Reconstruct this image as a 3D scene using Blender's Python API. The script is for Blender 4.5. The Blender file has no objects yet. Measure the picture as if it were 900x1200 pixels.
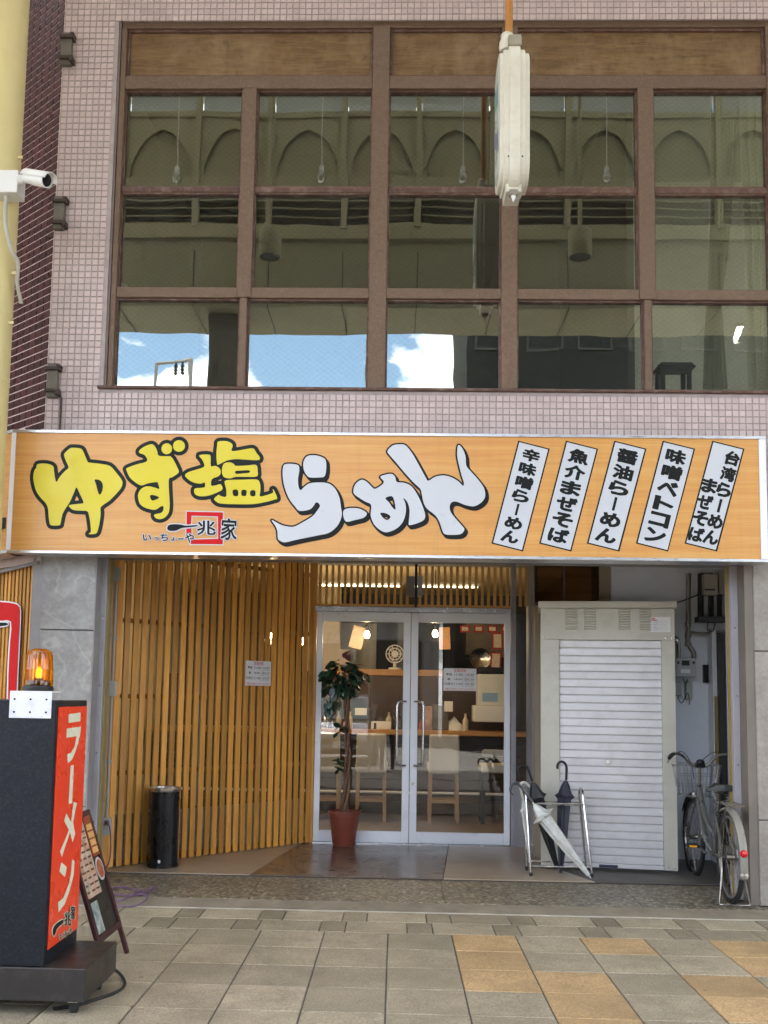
import bpy, math, random
import numpy as np
from mathutils import Vector, Matrix
random.seed(7)
SC = bpy.context.scene
COL = SC.collection
PI = math.pi

# ------------------------------------------------------------------ camera
CF, CCX, CCY = 1190.0, 431.68, 692.57          # focal length and principal point for a 900 x 1200 frame
PITCH, YAW, ROLL, CAMH = 0.1014, 0.0287, 0.0163, 1.467
_F = Vector((-math.sin(YAW)*math.cos(PITCH), math.cos(YAW)*math.cos(PITCH), math.sin(PITCH)))
_r = Vector((math.cos(YAW), math.sin(YAW), 0)); _u = _r.cross(_F)
_A = _r*math.cos(ROLL) + _u*math.sin(ROLL)
_U = -_r*math.sin(ROLL) + _u*math.cos(ROLL)
CAM = Vector((0, 0, CAMH))
cd = bpy.data.cameras.new('camera'); co = bpy.data.objects.new('camera', cd); COL.objects.link(co)
cd.sensor_fit = 'AUTO'; cd.sensor_width = 36.0; cd.lens = CF/1200*36
cd.shift_x = (450-CCX)/1200; cd.shift_y = (CCY-600)/1200
cd.clip_start = 0.05; cd.clip_end = 2000
co.matrix_world = Matrix(((_A.x,_U.x,-_F.x,CAM.x),(_A.y,_U.y,-_F.y,CAM.y),(_A.z,_U.z,-_F.z,CAM.z),(0,0,0,1)))
SC.camera = co

# ------------------------------------------------------------------ world, sun, exposure
SUN_EL, SUN_AZ = math.radians(66), math.radians(208)
wd = bpy.data.worlds.new('World'); SC.world = wd; wd.use_nodes = True
nt = wd.node_tree; nt.nodes.clear()
def wn(t, **k):
    n = nt.nodes.new(t)
    for a, b in k.items(): setattr(n, a, b)
    return n
sky = wn('ShaderNodeTexSky', sky_type='NISHITA', sun_disc=False, sun_elevation=SUN_EL, sun_rotation=SUN_AZ)
sky.air_density = 1.0; sky.dust_density = 0.25; sky.ozone_density = 2.2
tc = wn('ShaderNodeTexCoord'); sep = wn('ShaderNodeSeparateXYZ'); nt.links.new(tc.outputs['Generated'], sep.inputs[0])
ad = wn('ShaderNodeMath', operation='MAXIMUM'); nt.links.new(sep.outputs['Z'], ad.inputs[0]); ad.inputs[1].default_value = 0.0
ad2 = wn('ShaderNodeMath', operation='ADD'); nt.links.new(ad.outputs[0], ad2.inputs[0]); ad2.inputs[1].default_value = 0.22
dv = wn('ShaderNodeVectorMath', operation='DIVIDE'); cb = wn('ShaderNodeCombineXYZ')
for i in range(3): nt.links.new(ad2.outputs[0], cb.inputs[i])
nt.links.new(tc.outputs['Generated'], dv.inputs[0]); nt.links.new(cb.outputs[0], dv.inputs[1])
mp = wn('ShaderNodeMapping'); nt.links.new(dv.outputs[0], mp.inputs[0]); mp.inputs['Location'].default_value = (3.1, 1.7, 0.4)
nz = wn('ShaderNodeTexNoise'); nt.links.new(mp.outputs[0], nz.inputs['Vector'])
nz.inputs['Scale'].default_value = 3.4; nz.inputs['Detail'].default_value = 5; nz.inputs['Roughness'].default_value = 0.56
rp = wn('ShaderNodeValToRGB'); nt.links.new(nz.outputs['Fac'], rp.inputs[0])
rp.color_ramp.elements[0].position = 0.455; rp.color_ramp.elements[1].position = 0.545
mx = wn('ShaderNodeMixRGB'); nt.links.new(rp.outputs[0], mx.inputs[0]); nt.links.new(sky.outputs[0], mx.inputs[1])
mx.inputs[2].default_value = (15.5, 16, 17, 1)
bg = wn('ShaderNodeBackground'); nt.links.new(mx.outputs[0], bg.inputs[0]); bg.inputs[1].default_value = 0.13
wo = wn('ShaderNodeOutputWorld'); nt.links.new(bg.outputs[0], wo.inputs[0])
sl = bpy.data.lights.new('sun', 'SUN'); sl.energy = 4.8; sl.angle = math.radians(0.53); sl.color = (1, .95, .87)
so = bpy.data.objects.new('sun', sl); COL.objects.link(so)
sdir = Vector((math.sin(SUN_AZ)*math.cos(SUN_EL), math.cos(SUN_AZ)*math.cos(SUN_EL), math.sin(SUN_EL)))
so.rotation_euler = sdir.to_track_quat('Z', 'Y').to_euler(); so.location = (8, 10, 30)
vs = SC.view_settings; vs.view_transform = 'Standard'; vs.look = 'None'; vs.gamma = 1.0; vs.use_curve_mapping = False
vs.exposure = 1.85
SC.cycles.use_denoising = True; SC.cycles.max_bounces = 6; SC.cycles.diffuse_bounces = 3; SC.cycles.glossy_bounces = 3
SC.cycles.use_adaptive_sampling = True; SC.cycles.adaptive_threshold = 0.035
SC.cycles.transparent_max_bounces = 10; SC.cycles.sample_clamp_indirect = 6.0; SC.cycles.caustics_reflective = False
SC.cycles.caustics_refractive = False

# ------------------------------------------------------------------ helpers
def _ray(x, y): return _F + _A*((x-CCX)/CF) - _U*((y-CCY)/CF)
def at(x, y, Y):
    d = _ray(x, y); return CAM + d*(Y/d.y)
def atz(x, y, Z):
    d = _ray(x, y); return CAM + d*((Z-CAMH)/d.z)
def atx(x, y, X):
    d = _ray(x, y); return CAM + d*(X/d.x)

def origin(o):
    v = Vector((0, 0, 0))
    while o is not None:
        v = v + o.location; o = o.parent
    return v

class MB:
    def __init__(s): s.v = []; s.f = []
    def add(s, vs, fs):
        n = len(s.v); s.v += [tuple(p) for p in vs]; s.f += [tuple(i+n for i in f) for f in fs]; return s
    def box(s, x0, x1, y0, y1, z0, z1):
        return s.add([(x0,y0,z0),(x1,y0,z0),(x1,y1,z0),(x0,y1,z0),(x0,y0,z1),(x1,y0,z1),(x1,y1,z1),(x0,y1,z1)],
                     [(3,2,1,0),(4,5,6,7),(0,1,5,4),(1,2,6,5),(2,3,7,6),(3,0,4,7)])
    def bar(s, p0, p1, w, h, up=(0,0,1), ext=0.0):
        p0 = Vector(p0); p1 = Vector(p1); d = (p1-p0).normalized(); up = Vector(up)
        p0 = p0-d*ext; p1 = p1+d*ext
        a = d.cross(up)
        if a.length < 1e-5: a = d.cross(Vector((0,1,0)))
        a.normalize(); b = a.cross(d).normalized()
        q = []
        for p in (p0, p1):
            for i, j in ((-1,-1),(1,-1),(1,1),(-1,1)): q.append(p + a*(i*w/2) + b*(j*h/2))
        return s.add(q, [(0,3,2,1)[::-1],(4,7,6,5),(0,1,5,4)[::-1],(1,2,6,5)[::-1],(2,3,7,6)[::-1],(3,0,4,7)[::-1]])
    def tube(s, pts, r, seg=8, closed=False, caps=True, flat=1.0):
        pts = [Vector(p) for p in pts]; n = len(pts)
        rs = r if isinstance(r, (list, tuple)) else [r]*n
        prev = None; q = []
        for i, p in enumerate(pts):
            if closed: t = pts[(i+1) % n]-pts[i-1]
            else: t = pts[min(i+1, n-1)]-pts[max(i-1, 0)]
            t.normalize()
            if prev is None:
                a = t.cross(Vector((0,0,1)))
                if a.length < 1e-3: a = t.cross(Vector((0,1,0)))
            else:
                a = prev - t*prev.dot(t)
                if a.length < 1e-5: a = t.cross(Vector((0,0,1)))
            a.normalize(); prev = a; b = t.cross(a)
            for k in range(seg):
                an = 2*PI*k/seg; q.append(p + a*(math.cos(an)*rs[i]) + b*(math.sin(an)*rs[i]*flat))
        fs = []
        for i in range(n if closed else n-1):
            j = (i+1) % n
            for k in range(seg):
                k2 = (k+1) % seg; fs.append((i*seg+k, i*seg+k2, j*seg+k2, j*seg+k))
        if caps and not closed:
            fs.append(tuple(range(seg))[::-1]); fs.append(tuple((n-1)*seg+k for k in range(seg)))
        return s.add(q, fs)
    def lathe(s, c, prof, seg=24, ax=None, cap=True):
        c = Vector(c)
        if ax is None: X, Yv, Z = Vector((1,0,0)), Vector((0,1,0)), Vector((0,0,1))
        else:
            Z = Vector(ax).normalized(); X = Z.cross(Vector((0,0,1)))
            if X.length < 1e-3: X = Vector((1,0,0))
            X.normalize(); Yv = Z.cross(X)
        q = []
        for r, z in prof:
            for k in range(seg):
                an = 2*PI*k/seg; q.append(c + X*(math.cos(an)*r) + Yv*(math.sin(an)*r) + Z*z)
        fs = []
        for i in range(len(prof)-1):
            for k in range(seg):
                k2 = (k+1) % seg; fs.append((i*seg+k, i*seg+k2, (i+1)*seg+k2, (i+1)*seg+k))
        if cap:
            if prof[0][0] > 1e-4: fs.append(tuple(range(seg))[::-1])
            if prof[-1][0] > 1e-4: fs.append(tuple((len(prof)-1)*seg+k for k in range(seg)))
        return s.add(q, fs)
    def prism(s, pts, vec):
        n = len(pts); vec = Vector(vec); q = [Vector(p) for p in pts]; q += [p+vec for p in q]
        fs = [tuple(range(n))[::-1], tuple(range(n, 2*n))] + [(i, (i+1) % n, n+(i+1) % n, n+i) for i in range(n)]
        return s.add(q, fs)
    def quad(s, *p): return s.add(p, [tuple(range(len(p)))])
    def grid(s, fn, nu, nv, thick=None):
        q = [fn(i/nu, j/nv) for j in range(nv+1) for i in range(nu+1)]
        fs = [(j*(nu+1)+i, j*(nu+1)+i+1, (j+1)*(nu+1)+i+1, (j+1)*(nu+1)+i) for j in range(nv) for i in range(nu)]
        return s.add(q, fs)
    def build(s, name, m, parent=None, smooth=False, bevel=0, kind=None, local=False, solid=0, fixn=True, seg=2):
        me = bpy.data.meshes.new(name)
        o0 = Vector((0,0,0)) if local else origin(parent)
        me.from_pydata([tuple(Vector(p)-o0) for p in s.v], [], s.f); me.update()
        if fixn:
            import bmesh
            bm = bmesh.new(); bm.from_mesh(me); bmesh.ops.recalc_face_normals(bm, faces=bm.faces); bm.to_mesh(me); bm.free()
        if smooth:
            me.polygons.foreach_set('use_smooth', [True]*len(me.polygons))
            try: me.set_sharp_from_angle(angle=math.radians(40))
            except Exception: pass
        o = bpy.data.objects.new(name, me); COL.objects.link(o)
        if m: me.materials.append(m)
        if parent: o.parent = parent
        if kind: o['kind'] = kind
        if solid:
            md = o.modifiers.new('s', 'SOLIDIFY'); md.thickness = solid
        if bevel:
            md = o.modifiers.new('b', 'BEVEL'); md.width = bevel; md.segments = seg; md.limit_method = 'ANGLE'; md.angle_limit = math.radians(35)
        return o

def tag(o, label, cat, group=None):
    o['label'] = label; o['category'] = cat
    if group: o['group'] = group
    return o
def thing(name, label, cat, loc=(0,0,0), rotz=0, group=None):
    o = bpy.data.objects.new(name, None); COL.objects.link(o); o.location = loc; o.rotation_euler = (0,0,rotz)
    o.empty_display_size = .1
    return tag(o, label, cat, group)
def part_empty(name, parent, loc=None):
    o = bpy.data.objects.new(name, None); COL.objects.link(o); o.parent = parent
    return o
def struct(o): o['kind'] = 'structure'; return o
def inst(o, parent, loc=(0,0,0), rot=(0,0,0), scale=(1,1,1), name=None):
    c = o.copy(); COL.objects.link(c); c.parent = parent; c.location = loc; c.rotation_euler = rot; c.scale = scale
    if name: c.name = name
    return c
def catmull(p, n=4, closed=True):
    p = [Vector(a) for a in p]; out = []; N = len(p)
    for i in range(N if closed else N-1):
        if closed: a, b, c, d = p[i-1], p[i], p[(i+1) % N], p[(i+2) % N]
        else: a, b, c, d = p[max(i-1,0)], p[i], p[i+1], p[min(i+2,N-1)]
        for k in range(n):
            t = k/n
            out.append(.5*((2*b)+(c-a)*t+(2*a-5*b+4*c-d)*t*t+(3*b-a-3*c+d)*t**3))
    if not closed: out.append(p[-1])
    return out

# ------------------------------------------------------------------ materials
def lin(r, g, b):
    f = lambda c: (c/255/12.92) if c/255 <= .04045 else ((c/255+.055)/1.055)**2.4
    return (f(r), f(g), f(b))
class NT:
    def __init__(s, name):
        s.m = bpy.data.materials.new(name); s.m.use_nodes = True; s.t = s.m.node_tree; s.t.nodes.clear()
        s.out = s.n('ShaderNodeOutputMaterial')
    def n(s, t, **k):
        n = s.t.nodes.new(t)
        for a, b in k.items(): setattr(n, a, b)
        return n
    def l(s, a, b): s.t.links.new(a, b)
    def coord(s, kind='Object', scale=(1,1,1), rot=(0,0,0), loc=(0,0,0)):
        tc = s.n('ShaderNodeTexCoord'); mp = s.n('ShaderNodeMapping'); s.l(tc.outputs[kind], mp.inputs[0])
        mp.inputs['Scale'].default_value = scale; mp.inputs['Rotation'].default_value = rot; mp.inputs['Location'].default_value = loc
        return mp.outputs[0]
    def noise(s, vec, scale=5, detail=4, rough=.55, dist=0):
        n = s.n('ShaderNodeTexNoise'); s.l(vec, n.inputs['Vector'])
        for k, v in (('Scale',scale),('Detail',detail),('Roughness',rough),('Distortion',dist)): n.inputs[k].default_value = v
        return n.outputs['Fac']
    def ramp(s, fac, stops):
        r = s.n('ShaderNodeValToRGB'); s.l(fac, r.inputs[0]); e = r.color_ramp.elements
        while len(e) < len(stops): e.new(.5)
        for i, (p, c) in enumerate(stops):
            e[i].position = p; e[i].color = (c[0],c[1],c[2],1) if isinstance(c, (tuple,list)) else (c,c,c,1)
        return r.outputs[0]
    def mix(s, fac, a, b, typ='MIX'):
        m = s.n('ShaderNodeMixRGB', blend_type=typ)
        for i, x in enumerate((fac, a, b)):
            if hasattr(x, 'links'): s.l(x, m.inputs[i])
            elif i == 0: m.inputs[0].default_value = x
            else: m.inputs[i].default_value = (x[0],x[1],x[2],1) if isinstance(x, (tuple,list)) else (x,x,x,1)
        return m.outputs[0]
    def math(s, op, a, b=0):
        m = s.n('ShaderNodeMath', operation=op)
        for i, x in enumerate((a, b)):
            if hasattr(x, 'links'): s.l(x, m.inputs[i])
            else: m.inputs[i].default_value = x
        return m.outputs[0]
    def bump(s, h, st=.3, dist=.01):
        b = s.n('ShaderNodeBump'); s.l(h, b.inputs['Height']); b.inputs['Strength'].default_value = st; b.inputs['Distance'].default_value = dist
        return b.outputs[0]
    def bsdf(s, col, rough=.6, metal=0, spec=.5, normal=None, coat=0, **k):
        b = s.n('ShaderNodeBsdfPrincipled')
        for key, x in (('Base Color',col),('Roughness',rough),('Metallic',metal)):
            if hasattr(x, 'links'): s.l(x, b.inputs[key])
            else: b.inputs[key].default_value = (x[0],x[1],x[2],1) if isinstance(x, (tuple,list)) else x
        b.inputs['Specular IOR Level'].default_value = spec; b.inputs['Coat Weight'].default_value = coat
        if normal: s.l(normal, b.inputs['Normal'])
        for key, x in k.items(): b.inputs[key.replace('_',' ')].default_value = x
        s.l(b.outputs[0], s.out.inputs[0]); return b
def scl(c, k): return tuple(min(1, x*k) for x in c)
def mat(name, c, rough=.55, var=.12, vs=6, metal=0, bump=0, bs=60, rand=0, spec=.5, stretch=(1,1,1), dirt=None, dirt_amt=.5, dirt_s=3, island=0, rvar=.1, coat=0, grain=0, gs=220):
    t = NT(name); vec = t.coord(scale=stretch)
    if rand:
        oi = t.n('ShaderNodeObjectInfo'); av = t.n('ShaderNodeVectorMath', operation='ADD'); t.l(vec, av.inputs[0])
        cbn = t.n('ShaderNodeCombineXYZ'); mm = t.math('MULTIPLY', oi.outputs['Random'], 37.0)
        for i in range(3): t.l(mm, cbn.inputs[i])
        t.l(cbn.outputs[0], av.inputs[1]); vec = av.outputs[0]
    nf = t.noise(vec, vs, 6, .6)
    col = t.ramp(nf, [(.25, scl(c, 1-var)), (.75, scl(c, 1+var))])
    if rand: 
        k = t.ramp(oi.outputs['Random'], [(0, 1-rand), (1, 1+rand)]); col = t.mix(1, col, k, 'MULTIPLY')
    if island:
        g = t.n('ShaderNodeNewGeometry'); k = t.ramp(g.outputs['Random Per Island'], [(0, 1-island), (1, 1+island)]); col = t.mix(1, col, k, 'MULTIPLY')
    if dirt:
        dn = t.ramp(t.noise(vec, dirt_s, 9, .68), [(.48, 0.0), (.72, dirt_amt)]); col = t.mix(dn, col, dirt)
    if grain:
        gn = t.ramp(t.noise(vec, gs, 2, .8), [(.32, 1-grain), (.68, 1+grain)]); col = t.mix(1, col, gn, 'MULTIPLY')
    rg = t.ramp(t.noise(vec, vs*1.7, 4), [(.3, max(.03, rough-rvar)), (.7, min(1, rough+rvar))])
    nm = t.bump(t.noise(vec, bs, 5), bump, .004) if bump else None
    t.bsdf(col, rg, metal, spec, nm, coat)
    return t.m
def wood(name, c0, c1, axis='Z', scale=1.0, rough=.5, rand=.15, knots=True):
    t = NT(name); st = {'X':(1,14,14),'Y':(14,1,14),'Z':(14,14,1)}[axis]
    oi = t.n('ShaderNodeObjectInfo'); vec = t.coord(scale=tuple(a*scale for a in st))
    av = t.n('ShaderNodeVectorMath', operation='ADD'); cbn = t.n('ShaderNodeCombineXYZ'); mm = t.math('MULTIPLY', oi.outputs['Random'], 53.0)
    for i in range(3): t.l(mm, cbn.inputs[i])
    t.l(vec, av.inputs[0]); t.l(cbn.outputs[0], av.inputs[1]); vec = av.outputs[0]
    n1 = t.noise(vec, 2.2, 8, .62, .6); n2 = t.noise(vec, 9, 4, .6)
    col = t.ramp(n1, [(.28, c0), (.7, c1)]); col = t.mix(.22, col, t.ramp(n2, [(.3, scl(c0,.6)), (.7, c1)]))
    if knots:
        k = t.ramp(t.noise(t.coord(scale=(3,3,3)), 3.1, 2), [(.74, 0.0), (.8, .6)]); col = t.mix(k, col, scl(c0, .45))
    k = t.ramp(oi.outputs['Random'], [(0, 1-rand), (1, 1+rand)]); col = t.mix(1, col, k, 'MULTIPLY')
    t.bsdf(col, rough, 0, .4, t.bump(n1, .12, .004)); return t.m
def emis(name, c, st):
    t = NT(name); e = t.n('ShaderNodeEmission'); e.inputs[0].default_value = (*c, 1); e.inputs[1].default_value = st
    t.l(e.outputs[0], t.out.inputs[0]); return t.m
def glass(name, refl, tint=(1,1,1), wire=0, rough=0.0, dirt=.03, gcol=(1,1,1), warp=0):
    t = NT(name); tr = t.n('ShaderNodeBsdfTransparent'); tr.inputs[0].default_value = (*tint, 1)
    gl = t.n('ShaderNodeBsdfGlossy'); gl.inputs['Roughness'].default_value = rough; gl.inputs['Color'].default_value = (*gcol, 1)
    fr = t.n('ShaderNodeFresnel'); fr.inputs[0].default_value = 1.5
    if warp: t.l(t.bump(t.noise(t.coord(), 1.6, 2, .4), 1.0, warp), gl.inputs['Normal'])
    fac = t.math('ADD', t.math('MULTIPLY', fr.outputs[0], 1.0), refl)
    m1 = t.n('ShaderNodeMixShader'); t.l(fac, m1.inputs[0]); t.l(tr.outputs[0], m1.inputs[1]); t.l(gl.outputs[0], m1.inputs[2])
    df = t.n('ShaderNodeBsdfDiffuse'); df.inputs[0].default_value = (.42, .42, .38, 1)
    dm = t.math('MULTIPLY', t.ramp(t.noise(t.coord(scale=(1,1,1)), 2.5, 6, .65), [(.4, .0), (.8, 1.0)]), dirt)
    if wire:
        for sg in (1, -1):
            v = t.coord(rot=(0, sg*math.radians(52), 0)); sp = t.n('ShaderNodeSeparateXYZ'); t.l(v, sp.inputs[0])
            fcs = t.math('FRACT', t.math('MULTIPLY', sp.outputs[0], 1/.034)); w = t.math('LESS_THAN', fcs, .12)
            dm = t.math('ADD', dm, t.math('MULTIPLY', w, wire))
        dm = t.math('MINIMUM', dm, .9)
    m2 = t.n('ShaderNodeMixShader'); t.l(dm, m2.inputs[0]); t.l(m1.outputs[0], m2.inputs[1]); t.l(df.outputs[0], m2.inputs[2])
    t.l(m2.outputs[0], t.out.inputs[0]); return t.m

# ------------------------------------------------------------------ print: traced lettering and type
def sdf(polys, X, Y):
    P = np.stack([X.ravel(), Y.ravel()], 1); D = np.full(len(P), 1e9); inside = np.zeros(len(P), bool)
    for poly in polys:
        a = np.array([(p[0], p[1]) for p in poly], float); b = np.roll(a, -1, 0)
        for (x0,y0),(x1,y1) in zip(a, b):
            dx, dy = x1-x0, y1-y0; L = dx*dx+dy*dy
            if L < 1e-12: continue
            t = np.clip(((P[:,0]-x0)*dx+(P[:,1]-y0)*dy)/L, 0, 1)
            D = np.minimum(D, np.hypot(P[:,0]-x0-t*dx, P[:,1]-y0-t*dy))
            c = ((y0 > P[:,1]) != (y1 > P[:,1]))
            with np.errstate(divide='ignore', invalid='ignore'):
                xi = x0+(P[:,1]-y0)*(dx/dy if dy else 0)
            inside ^= c & (P[:,0] < xi)
    return np.where(inside, -D, D).reshape(X.shape)
def march(F, xs, ys):
    """closed loops of the zero level of F"""
    segs = {}
    H, W = F.shape
    def pt(i, j, k, l):
        a, b = F[j,i], F[l,k]; t = a/(a-b); return (round(xs[i]+(xs[k]-xs[i])*t, 4), round(ys[j]+(ys[l]-ys[j])*t, 4))
    S = F < 0
    C = S[:-1,:-1]*1+S[:-1,1:]*2+S[1:,1:]*4+S[1:,:-1]*8
    T = {1:[(3,0)],2:[(0,1)],3:[(3,1)],4:[(1,2)],5:[(3,0),(1,2)],6:[(0,2)],7:[(3,2)],8:[(2,3)],9:[(2,0)],10:[(0,1),(2,3)],11:[(2,1)],12:[(1,3)],13:[(1,0)],14:[(0,3)]}
    for j, i in zip(*np.nonzero((C > 0) & (C < 15))):
        e = {0:(i,j,i+1,j),1:(i+1,j,i+1,j+1),2:(i,j+1,i+1,j+1),3:(i,j,i,j+1)}
        for a, b in T[int(C[j,i])]: segs.setdefault(pt(*e[a]), []).append(pt(*e[b]))
    loops = []
    while segs:
        s0 = next(iter(segs)); cur = s0; lp = []
        while cur in segs:
            nx = segs[cur].pop()
            if not segs[cur]: del segs[cur]
            lp.append(cur); cur = nx
            if cur == s0: break
        if len(lp) > 5: loops.append(lp)
    return loops
def grow(polys, d, shift=None, step=.6):
    allp = np.array([(p[0], p[1]) for q in polys for p in q]); m = d+3+(max(abs(shift[0]), abs(shift[1])) if shift else 0)
    xs = np.arange(allp[:,0].min()-m, allp[:,0].max()+m, step); ys = np.arange(allp[:,1].min()-m, allp[:,1].max()+m, step)
    X, Y = np.meshgrid(xs, ys); D = None
    for k in range(6 if shift else 1):
        sx, sy = (shift[0]*k/5, shift[1]*k/5) if shift else (0, 0)
        E = sdf(polys, X-sx, Y-sy); D = E if D is None else np.minimum(D, E)
    F = D-d; F[np.abs(F) < 1e-6] = 1e-6
    return [l[::2] if len(l) > 24 else l for l in march(F, xs, ys)]
def fill(loops):
    """2D loops -> filled mesh (verts, faces), even-odd"""
    cu = bpy.data.curves.new('t', 'CURVE'); cu.dimensions = '2D'; cu.fill_mode = 'FRONT'
    for lp in loops:
        sp = cu.splines.new('POLY'); sp.points.add(len(lp)-1)
        for q, p in zip(sp.points, lp): q.co = (p[0], p[1], 0, 1)
        sp.use_cyclic_u = True
    o = bpy.data.objects.new('t', cu); me = bpy.data.meshes.new_from_object(o)
    v = [tuple(a.co) for a in me.vertices]; f = [tuple(p.vertices) for p in me.polygons]
    bpy.data.objects.remove(o); bpy.data.curves.remove(cu); bpy.data.meshes.remove(me)
    return v, f
def decal(name, loops, fn, m, parent, kind=None):
    v, f = fill(loops); mb = MB(); mb.add([fn(p[0], p[1]) for p in v], f); return mb.build(name, m, parent, kind=kind)
_tc = {}
def text_mesh(body, bold=0.0):
    k = (body, bold)
    if k not in _tc:
        cu = bpy.data.curves.new('t', 'FONT'); cu.body = body; cu.size = 1; cu.resolution_u = 3; cu.fill_mode = 'FRONT'
        o = bpy.data.objects.new('t', cu); me = bpy.data.meshes.new_from_object(o)
        v = np.array([tuple(a.co)[:2] for a in me.vertices]) if len(me.vertices) else np.zeros((0,2))
        f = [tuple(p.vertices) for p in me.polygons]
        bpy.data.objects.remove(o); bpy.data.curves.remove(cu); bpy.data.meshes.remove(me)
        if bold and len(body) < 3 and len(v):
            cnt = {}
            for p in f:
                for a, b in zip(p, p[1:]+p[:1]): cnt[(min(a,b),max(a,b))] = cnt.get((min(a,b),max(a,b)),0)+1
            sd = np.array([(v[a],v[b]) for (a,b), c in cnt.items() if c == 1])
            lo, hi = v.min(0)-bold-.06, v.max(0)+bold+.06; st_ = .0125
            xs = np.arange(lo[0],hi[0],st_); ys = np.arange(lo[1],hi[1],st_); X, Y = np.meshgrid(xs, ys); P = np.stack([X.ravel(),Y.ravel()],1)
            D = np.full(len(P),1e9); ins = np.zeros(len(P),bool)
            for (x0,y0),(x1,y1) in sd:
                dx, dy = x1-x0, y1-y0; L = dx*dx+dy*dy
                if L < 1e-12: continue
                t = np.clip(((P[:,0]-x0)*dx+(P[:,1]-y0)*dy)/L,0,1); D = np.minimum(D, (P[:,0]-x0-t*dx)**2+(P[:,1]-y0-t*dy)**2)
                if dy: ins ^= ((y0 > P[:,1]) != (y1 > P[:,1])) & (P[:,0] < x0+(P[:,1]-y0)*dx/dy)
            D = np.sqrt(D); F = np.where(ins,-D,D).reshape(X.shape)-bold; F[np.abs(F) < 1e-6] = 1e-6
            vv, f = fill([l[::2] if len(l) > 24 else l for l in march(F, xs, ys)]); v = np.array([p[:2] for p in vv])
        _tc[k] = (v, f)
    return _tc[k]
def put_text(mb, body, c, w, h, fn, rot=0.0, bold=0.0, shear=0.0, turn=False):
    """text fitted in a w x h box about c, in the 2D frame of fn (y down); turn = upright dash for vertical writing"""
    v, f = text_mesh(body, bold)
    if not len(v): return
    lo, hi = v.min(0), v.max(0); mid = (lo+hi)/2; sz = np.maximum(hi-lo, 1e-4)
    q = (v-mid)/sz
    if turn: q = np.stack([q[:,1], -q[:,0]], 1)
    x = q[:,0]*w; y = -q[:,1]*h; x = x - shear*y
    ca, sa = math.cos(rot), math.sin(rot)
    mb.add([fn(c[0]+a*ca-b*sa, c[1]+a*sa+b*ca) for a, b in zip(x, y)], f)
# ================================================================== materials used in many places
M = {}
M['pink'] = mat('pink mosaic tile', (.53,.425,.41), .42, .08, 3, island=.08, stretch=(1,1,.3), dirt=(.30,.24,.225), dirt_amt=.35, dirt_s=2.2)
M['grout'] = mat('grey grout', (.37,.31,.30), .85, .2, 12)
M['maroon'] = mat('maroon glazed tile', (.055,.016,.017), .35, .2, 9, rand=.35, spec=.2)
M['grout2'] = mat('pale pink grout', (.66,.54,.51), .85, .1, 12)
M['brown'] = mat('weathered brown paint', (.135,.082,.050), .62, .16, 22, bump=.35, bs=110, dirt=(.25,.19,.155), dirt_amt=.4, dirt_s=70, stretch=(1,1,1), rand=.06)
M['brown2'] = mat('worn sash wood', (.095,.045,.03), .6, .3, 9, bump=.2, dirt=(.28,.2,.17), dirt_amt=.6, dirt_s=14, rand=.08)
def ply():
    t = NT('weathered plywood'); v = t.coord(scale=(.7,1,6)); oi = t.n('ShaderNodeObjectInfo'); a = t.noise(v, 3.0, 9, .7, .8); b = t.noise(t.coord(scale=(1.5,1,30)), 6, 6, .7); d = t.noise(t.coord(scale=(1,1,.6)), 3.2, 8, .7)
    c = t.ramp(a, [(.3,(.085,.045,.017)),(.5,(.16,.092,.038)),(.72,(.26,.165,.08))]); c = t.mix(.35, c, t.ramp(b, [(.35,(.07,.036,.014)),(.65,(.27,.17,.08))]))
    c = t.mix(t.ramp(d, [(.45,0.0),(.68,.6)]), c, (.29,.20,.115)); c = t.mix(t.ramp(t.noise(t.coord(), 11, 8, .7), [(.56,0.0),(.7,.55)]), c, (.06,.03,.014))
    t.bsdf(c, .65, 0, .3, t.bump(b, .3, .004)); return t.m
M['ply'] = ply()
M['alu'] = mat('brushed aluminium', (.62,.62,.64), .32, .05, 5, metal=.9, stretch=(1,20,20))
M['alup'] = mat('white aluminium', (.82,.83,.86), .35, .04, 4, metal=.0)
M['steel'] = mat('grey painted steel', (.30,.285,.29), .5, .12, 4, dirt=(.12,.1,.09), dirt_amt=.4)
M['lilac'] = mat('lilac grey painted steel', (.36,.345,.375), .5, .07, 4, dirt=(.2,.17,.15), dirt_amt=.3)
M['dark'] = mat('dark gap', (.03,.028,.026), .8, .2, 4)
M['chrome'] = mat('stainless steel', (.62,.61,.60), .22, .06, 8, metal=1.0)
M['stone'] = None
def stone_mat():
    t = NT('grey marble cladding'); v = t.coord(); a = t.noise(v, 2.2, 9, .66, 1.2); b = t.noise(v, 26, 6, .7)
    c = t.ramp(a, [(.3,(.20,.19,.18)),(.5,(.31,.30,.29)),(.72,(.43,.42,.41))]); c = t.mix(.35, c, t.ramp(b, [(.3,(.16,.15,.14)),(.7,(.48,.47,.46))]))
    w = t.n('ShaderNodeTexWave', wave_type='BANDS', bands_direction='DIAGONAL'); t.l(v, w.inputs['Vector'])
    for k, x in (('Scale',1.1),('Distortion',14),('Detail',4),('Detail Scale',1.6)): w.inputs[k].default_value = x
    vein = t.ramp(w.outputs['Fac'], [(.0,.22),(.03,0.0)]); c = t.mix(vein, c, (.62,.6,.57))
    t.bsdf(c, .45, 0, .4, t.bump(b, .08, .003)); return t.m
M['stone'] = stone_mat()
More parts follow.
